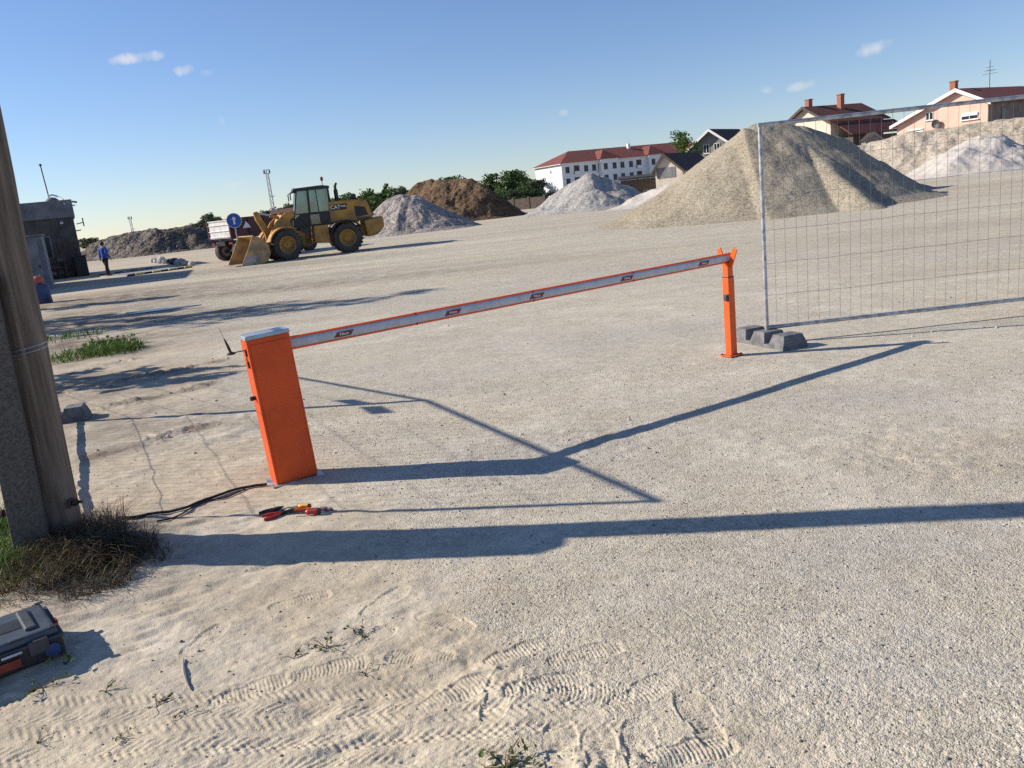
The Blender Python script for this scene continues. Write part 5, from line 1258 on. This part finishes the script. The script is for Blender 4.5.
for z in rowz:
    for x in xs: window(t, x, z, 1.0, 1.3, 0, 'fascia')
    for bx_, bw in bays:
        window(t, bx_ + 1.3, z, 1.0, 1.3, -1.1, 'fascia'); window(t, bx_ - 1.3, z, 1.0, 1.3, -1.1, 'fascia')
    for x in (4.2, 22.6, 24.2 - 13.0):                 # balconies; a dark plate on the wall paints the shade of each recess
        b = MB().box((x, -.02, z - .15), (1.5, .10, 2.0)).build('balcony', 'wood_dark', t)
        MB().box((x, -.45, z - .85), (1.7, .05, .75)).build('railing', 'render_white', b); MB().box((x, -.25, z - 1.22), (1.7, .5, .10)).build('balcony_slab', 'render_white', b)
for z in rowz:                                         # gable end: small openings
    f = MB().box((-.02, 5.2, z), (.06, .55, .8)).build('window', 'trim_white', t); MB().box((-.055, 5.2, z), (.02, .4, .65)).build('pane', 'pane', f)
for x, y in ((23.5, 5.2),):
    ch = MB().box((x, y, EH + 2.9), (.7, .7, 1.5)).build('chimney', 'trim_white', roof); MB().tube([(x, y, EH + 3.6), (x, y, EH + 4.8)], .06, 6).build('flue', 'galv', ch)

def gable_house(name, label, cat, loc, rz, L, xl, xr, zl, zr, za, m_wall, m_roof, m_side=None, over=.45, board='trim_white'):
    """gable faces -y; gable from x=xl (eave zl) over apex x=0 (za) to x=xr (eave zr); ridge runs back along +y for L"""
    t = thing(name, label, cat, loc, rz)
    MB().prism([(xl, -.2), (xl, zl), (0, za), (xr, zr), (xr, -.2)], 0, L).build('wall', m_wall, t)
    if m_side:
        MB().plan([(xr + .002, .0), (xr + .05, .0), (xr + .05, L), (xr + .002, L)], -.2, zr - .05).build('side_wall', m_side, t)  # thin darker sheet over the wall, painting the shade on this side
    sl, sr = (za - zl)/-xl, (za - zr)/xr
    rf = MB(); xo, yo = over, over
    quad_roof(rf, (0, -yo, za + .02), (0, L + yo, za + .02), (xl - xo, L + yo, zl - sl*xo + .02), (xl - xo, -yo, zl - sl*xo + .02))
    quad_roof(rf, (0, -yo, za + .02), (xr + xo, -yo, zr - sr*xo + .02), (xr + xo, L + yo, zr - sr*xo + .02), (0, L + yo, za + .02))
    roof = rf.build('roof', m_roof, t)
    if board:
        bb = MB(); y0, y1 = -yo - .06, -yo - .005
        bb.prism([(0, za + .16), (xl - xo - .02, zl - sl*xo + .12), (xl - xo - .02, zl - sl*xo - .16), (0, za - .16)], y0, y1)
        bb.prism([(0, za + .16), (0, za - .16), (xr + xo + .02, zr - sr*xo - .16), (xr + xo + .02, zr - sr*xo + .12)], y0, y1)
        bb.build('barge_board', board, roof)
    return t, roof
# peach house
Yp = 76.0; ap = at(958, 90, Yp); g_ang = R(-58)
def gpos(px, py):  # pixel on the gable plane -> local x, z
    d = ray(px, py); n = Vector((math.sin(g_ang), -math.cos(g_ang), 0)); o = Vector((ap.x, Yp, 0)); k = (o - Vector((0, 0, CAM_H))).dot(n)/d.dot(n)
    q = Vector((0, 0, CAM_H)) + d*k - o; return q.x*math.cos(-g_ang) - q.y*math.sin(-g_ang), q.z
xl, zl_ = gpos(897, 125); xr, zr_ = gpos(988, 100.5)
le = Vector((0, 0, zl_)); re = Vector((0, 0, zr_)); L_p = 11.0
t, roof = gable_house('house', 'peach rendered house with a wide white trimmed gable above the gravel bank', 'house', (ap.x, Yp, 0), g_ang, L_p, xl, xr, le.z, re.z, ap.z, 'render_peach', 'roof_red', 'render_shaded')
print('peach', xl, xr, le.z, re.z, ap.z)
for (xa, ya, xb, yb) in ((962, 112, 978, 120), (926.5, 112.5, 933, 120), (909, 128.5, 923, 132)):
    x0, z0 = gpos(xa, yb); x1, z1 = gpos(xb, ya); f = window(t, (x0 + x1)/2, (z0 + z1)/2, abs(x1 - x0), abs(z1 - z0), 0)
    if xb - xa > 10: MB().box(((x0 + x1)/2, -.10, (z0 + z1)/2 + abs(z1 - z0)*.28), (abs(x1 - x0), .03, abs(z1 - z0)*.48)).build('roller_blind', 'trim_white', f)
x0, z0 = gpos(937.5, 124); MB().lathe([(.0, -.08), (.22, -.14), (.40, -.22), (.40, -.20), (.2, -.10), (.0, -.04)], (x0, -.1, z0), 'Y', 20).build('satellite_dish', 'dark_grey', t)
x0, z0 = gpos(944, 92); ch = MB().box((x0 + .4, .9, z0 - .4), (.5, .5, 2.4)).build('chimney', 'brick', roof); MB().box((x0 + .4, .9, z0 + .83), (.6, .6, .10)).build('chimney_cap', 'brick', ch)
f = MB().box((xr + .07, 2.6, re.z - 1.25), (.06, .8, 1.3)).build('window', 'dark_grey', t); MB().box((xr + .105, 2.6, re.z - 1.25), (.02, .62, 1.1)).build('pane', 'pane', f)
anm = MB().tube([(.2, 5.0, ap.z - .2), (.2, 5.0, ap.z + 2.5)], .03, 6)
for z, w_ in ((1.6, .55), (1.9, .35), (1.3, .7)): anm.bar((.2 - w_, 5.0, ap.z + z), (.2 + w_, 5.0, ap.z + z), .03, .03)
anm.bar((.2, 4.5, ap.z + 1.6), (.2, 5.6, ap.z + 1.6), .03, .03); anm.build('aerial', 'dark_grey', roof)
MB().tube([(xl - .45, -.4, le.z - .22), (xl - .45, L_p + .4, le.z - .22)], .07, 8).build('gutter', 'trim_white', roof)

# brown roofed house: ridge runs right and back; gable to the left
Yb = 92.0; ap2 = at(805.5, 108, Yb); th2 = R(25) ; Lb = 8.0
zr2 = at(826, 123, Yb).z
t = thing('house', 'cream gabled house with a brown red roof and two brick chimneys', 'house', (ap2.x, Yb, 0), th2)
# local x = ridge direction, gable at x=0 (normal -x), y across (front slope toward -y)
za, ze, hwid = ap2.z, zr2, 3.4
MB().add([(0, -hwid, -.2), (0, -hwid, ze), (0, 0, za), (0, hwid, ze), (0, hwid, -.2), (Lb, -hwid, -.2), (Lb, -hwid, ze), (Lb, 0, za), (Lb, hwid, ze), (Lb, hwid, -.2)],
         [(0, 1, 2, 3, 4), (9, 8, 7, 6, 5), (0, 5, 6, 1), (1, 6, 7, 2), (2, 7, 8, 3), (3, 8, 9, 4), (4, 9, 5, 0)]).build('wall', 'render_cream', t)
rf = MB(); sl = (za - ze)/hwid
for s in (-1, 1): quad_roof(rf, (-.5, 0, za + .02), (Lb + .5, 0, za + .02), (Lb + .5, s*(hwid + .5), ze - sl*.5 + .02), (-.5, s*(hwid + .5), ze - sl*.5 + .02))
roof = rf.build('roof', 'roof_brown', t)
rf = MB(); quad_roof(rf, (.2, -hwid - .52, ze - sl*.5 - .15), (Lb + .9, -hwid - .52, ze - sl*.5 - .15), (Lb + 1.2, -hwid - 2.6, ze - 1.75), (.2, -hwid - 2.6, ze - 1.75)); rf.build('porch_roof', 'roof_brown', t)
MB().box((Lb/2 + .6, -hwid - 1.25, (ze - 1.9)/2), (Lb, 2.3, ze - 1.9)).build('porch', 'wood_dark', t)
for x, z, h in ((1.0, .45, .8), (4.3, .35, 1.4)):
    y = -.9 if x > 2 else .5; ch = MB().box((x, y, za + z - .45), (.55, .55, h + .9)).build('chimney', 'brick', roof); MB().box((x, y, za + z + h/2 + .04), (.66, .66, .10)).build('chimney_cap', 'brick', ch)
bb = MB()
for s in (-1, 1): bb.add([(-.56, 0, za + .18), (-.56, 0, za - .12), (-.56, s*(hwid + .5), ze - sl*.5 - .15), (-.56, s*(hwid + .5), ze - sl*.5 + .14), (-.505, 0, za + .18), (-.505, 0, za - .12), (-.505, s*(hwid + .5), ze - sl*.5 - .15), (-.505, s*(hwid + .5), ze - sl*.5 + .14)],
                        [(0, 1, 2, 3), (7, 6, 5, 4), (0, 4, 5, 1), (1, 5, 6, 2), (2, 6, 7, 3), (3, 7, 4, 0)])
bb.build('barge_board', 'wood_dark', roof)
# little gabled shed in front of it
p = at(874, 133, 84); gable_house('shed', 'little grey gabled shed peeping over the gravel bank', 'shed', (p.x, 84, 0), R(-12), 2.2, -.75, .75, p.z - .65, p.z - .65, p.z, 'fascia', 'roof_dark', None, .12, 'fascia')
# dark roofed house with a broad gable
Yd = 98.0; p = at(710.5, 130, Yd); l_ = at(698, 148, Yd)
t, roof = gable_house('house', 'grey gabled house with a steep dark roof left of the big gravel heap', 'house', (p.x, Yd, 0), R(-38), 8.0, -2.6, 2.6, l_.z, l_.z, p.z, 'fascia', 'roof_dark', None, .6, 'trim_white')
window(t, -.6, l_.z - .2, .6, .9, 0); window(t, .7, l_.z - .2, .6, .9, 0)
# shed with a long dark roof
Ys = 84.0; p = at(664, 154.5, Ys); l_ = at(656.5, 170, Ys); r_ = at(681, 169, Ys)
t, roof = gable_house('shed', 'pale walled shed with a long dark sheet roof beside the green tree', 'shed', (p.x, Ys, 0), R(-35), 8.5, (l_.x - p.x)*1.25, (r_.x - p.x)*1.15, l_.z, r_.z, p.z, 'render_cream', 'roof_dark', None, .3, 'wood_dark')
MB().box((.1, -.02, r_.z - .2), (2.0, .05, 1.0)).build('gable_boards', 'fascia', t)
for x in (-.2, .7, 1.3): window(t, x, .95, .5, .5, 0, 'wood_dark')
# low dark lean-to between the block and the pale shed
p = at(621, 190, 88); q = at(656, 186, 88)
t = thing('lean_to', 'low dark lean-to shed between the apartment block and the pale shed', 'shed', (p.x, 88, 0), R(-6))
Lw = (q - p).length; zt = at(640, 176, 88).z
MB().box((Lw/2, 1.5, zt/2 - .15), (Lw, 3.0, zt - .3)).build('wall', 'wood_dark', t)
rf = MB(); quad_roof(rf, (-.2, -.4, zt - .25), (Lw + .2, -.4, zt - .25), (Lw + .2, 3.2, zt + .05), (-.2, 3.2, zt + .05)); rf.build('roof', 'roof_dark', t)
for x, w_, h_, m in ((.6, .7, 1.2, 'fascia'), (1.7, .5, .9, 'maroon'), (2.6, .7, 1.1, 'grey_panel')): MB().box((x, -.03, h_/2), (w_, .08, h_)).build('door', m, t)
# far fence in front of the belt, left of the block
p0_, p1_ = at(470, 205, 120), at(545, 205, 112)
t = thing('yard_wall', 'low dark yard wall under the trees left of the apartment block', 'wall', (p0_.x, p0_.y, 0), math.atan2(p1_.y - p0_.y, p1_.x - p0_.x)); Lw = (p1_ - p0_).length
MB().box((Lw/2, 0, .75), (Lw, .2, 1.5)).build('panel', 'wood_dark', t)
for i in range(6): MB().box((Lw*i/5, -.02, .85), (.3, .3, 1.7)).build('pillar', 'wood_dark', t)
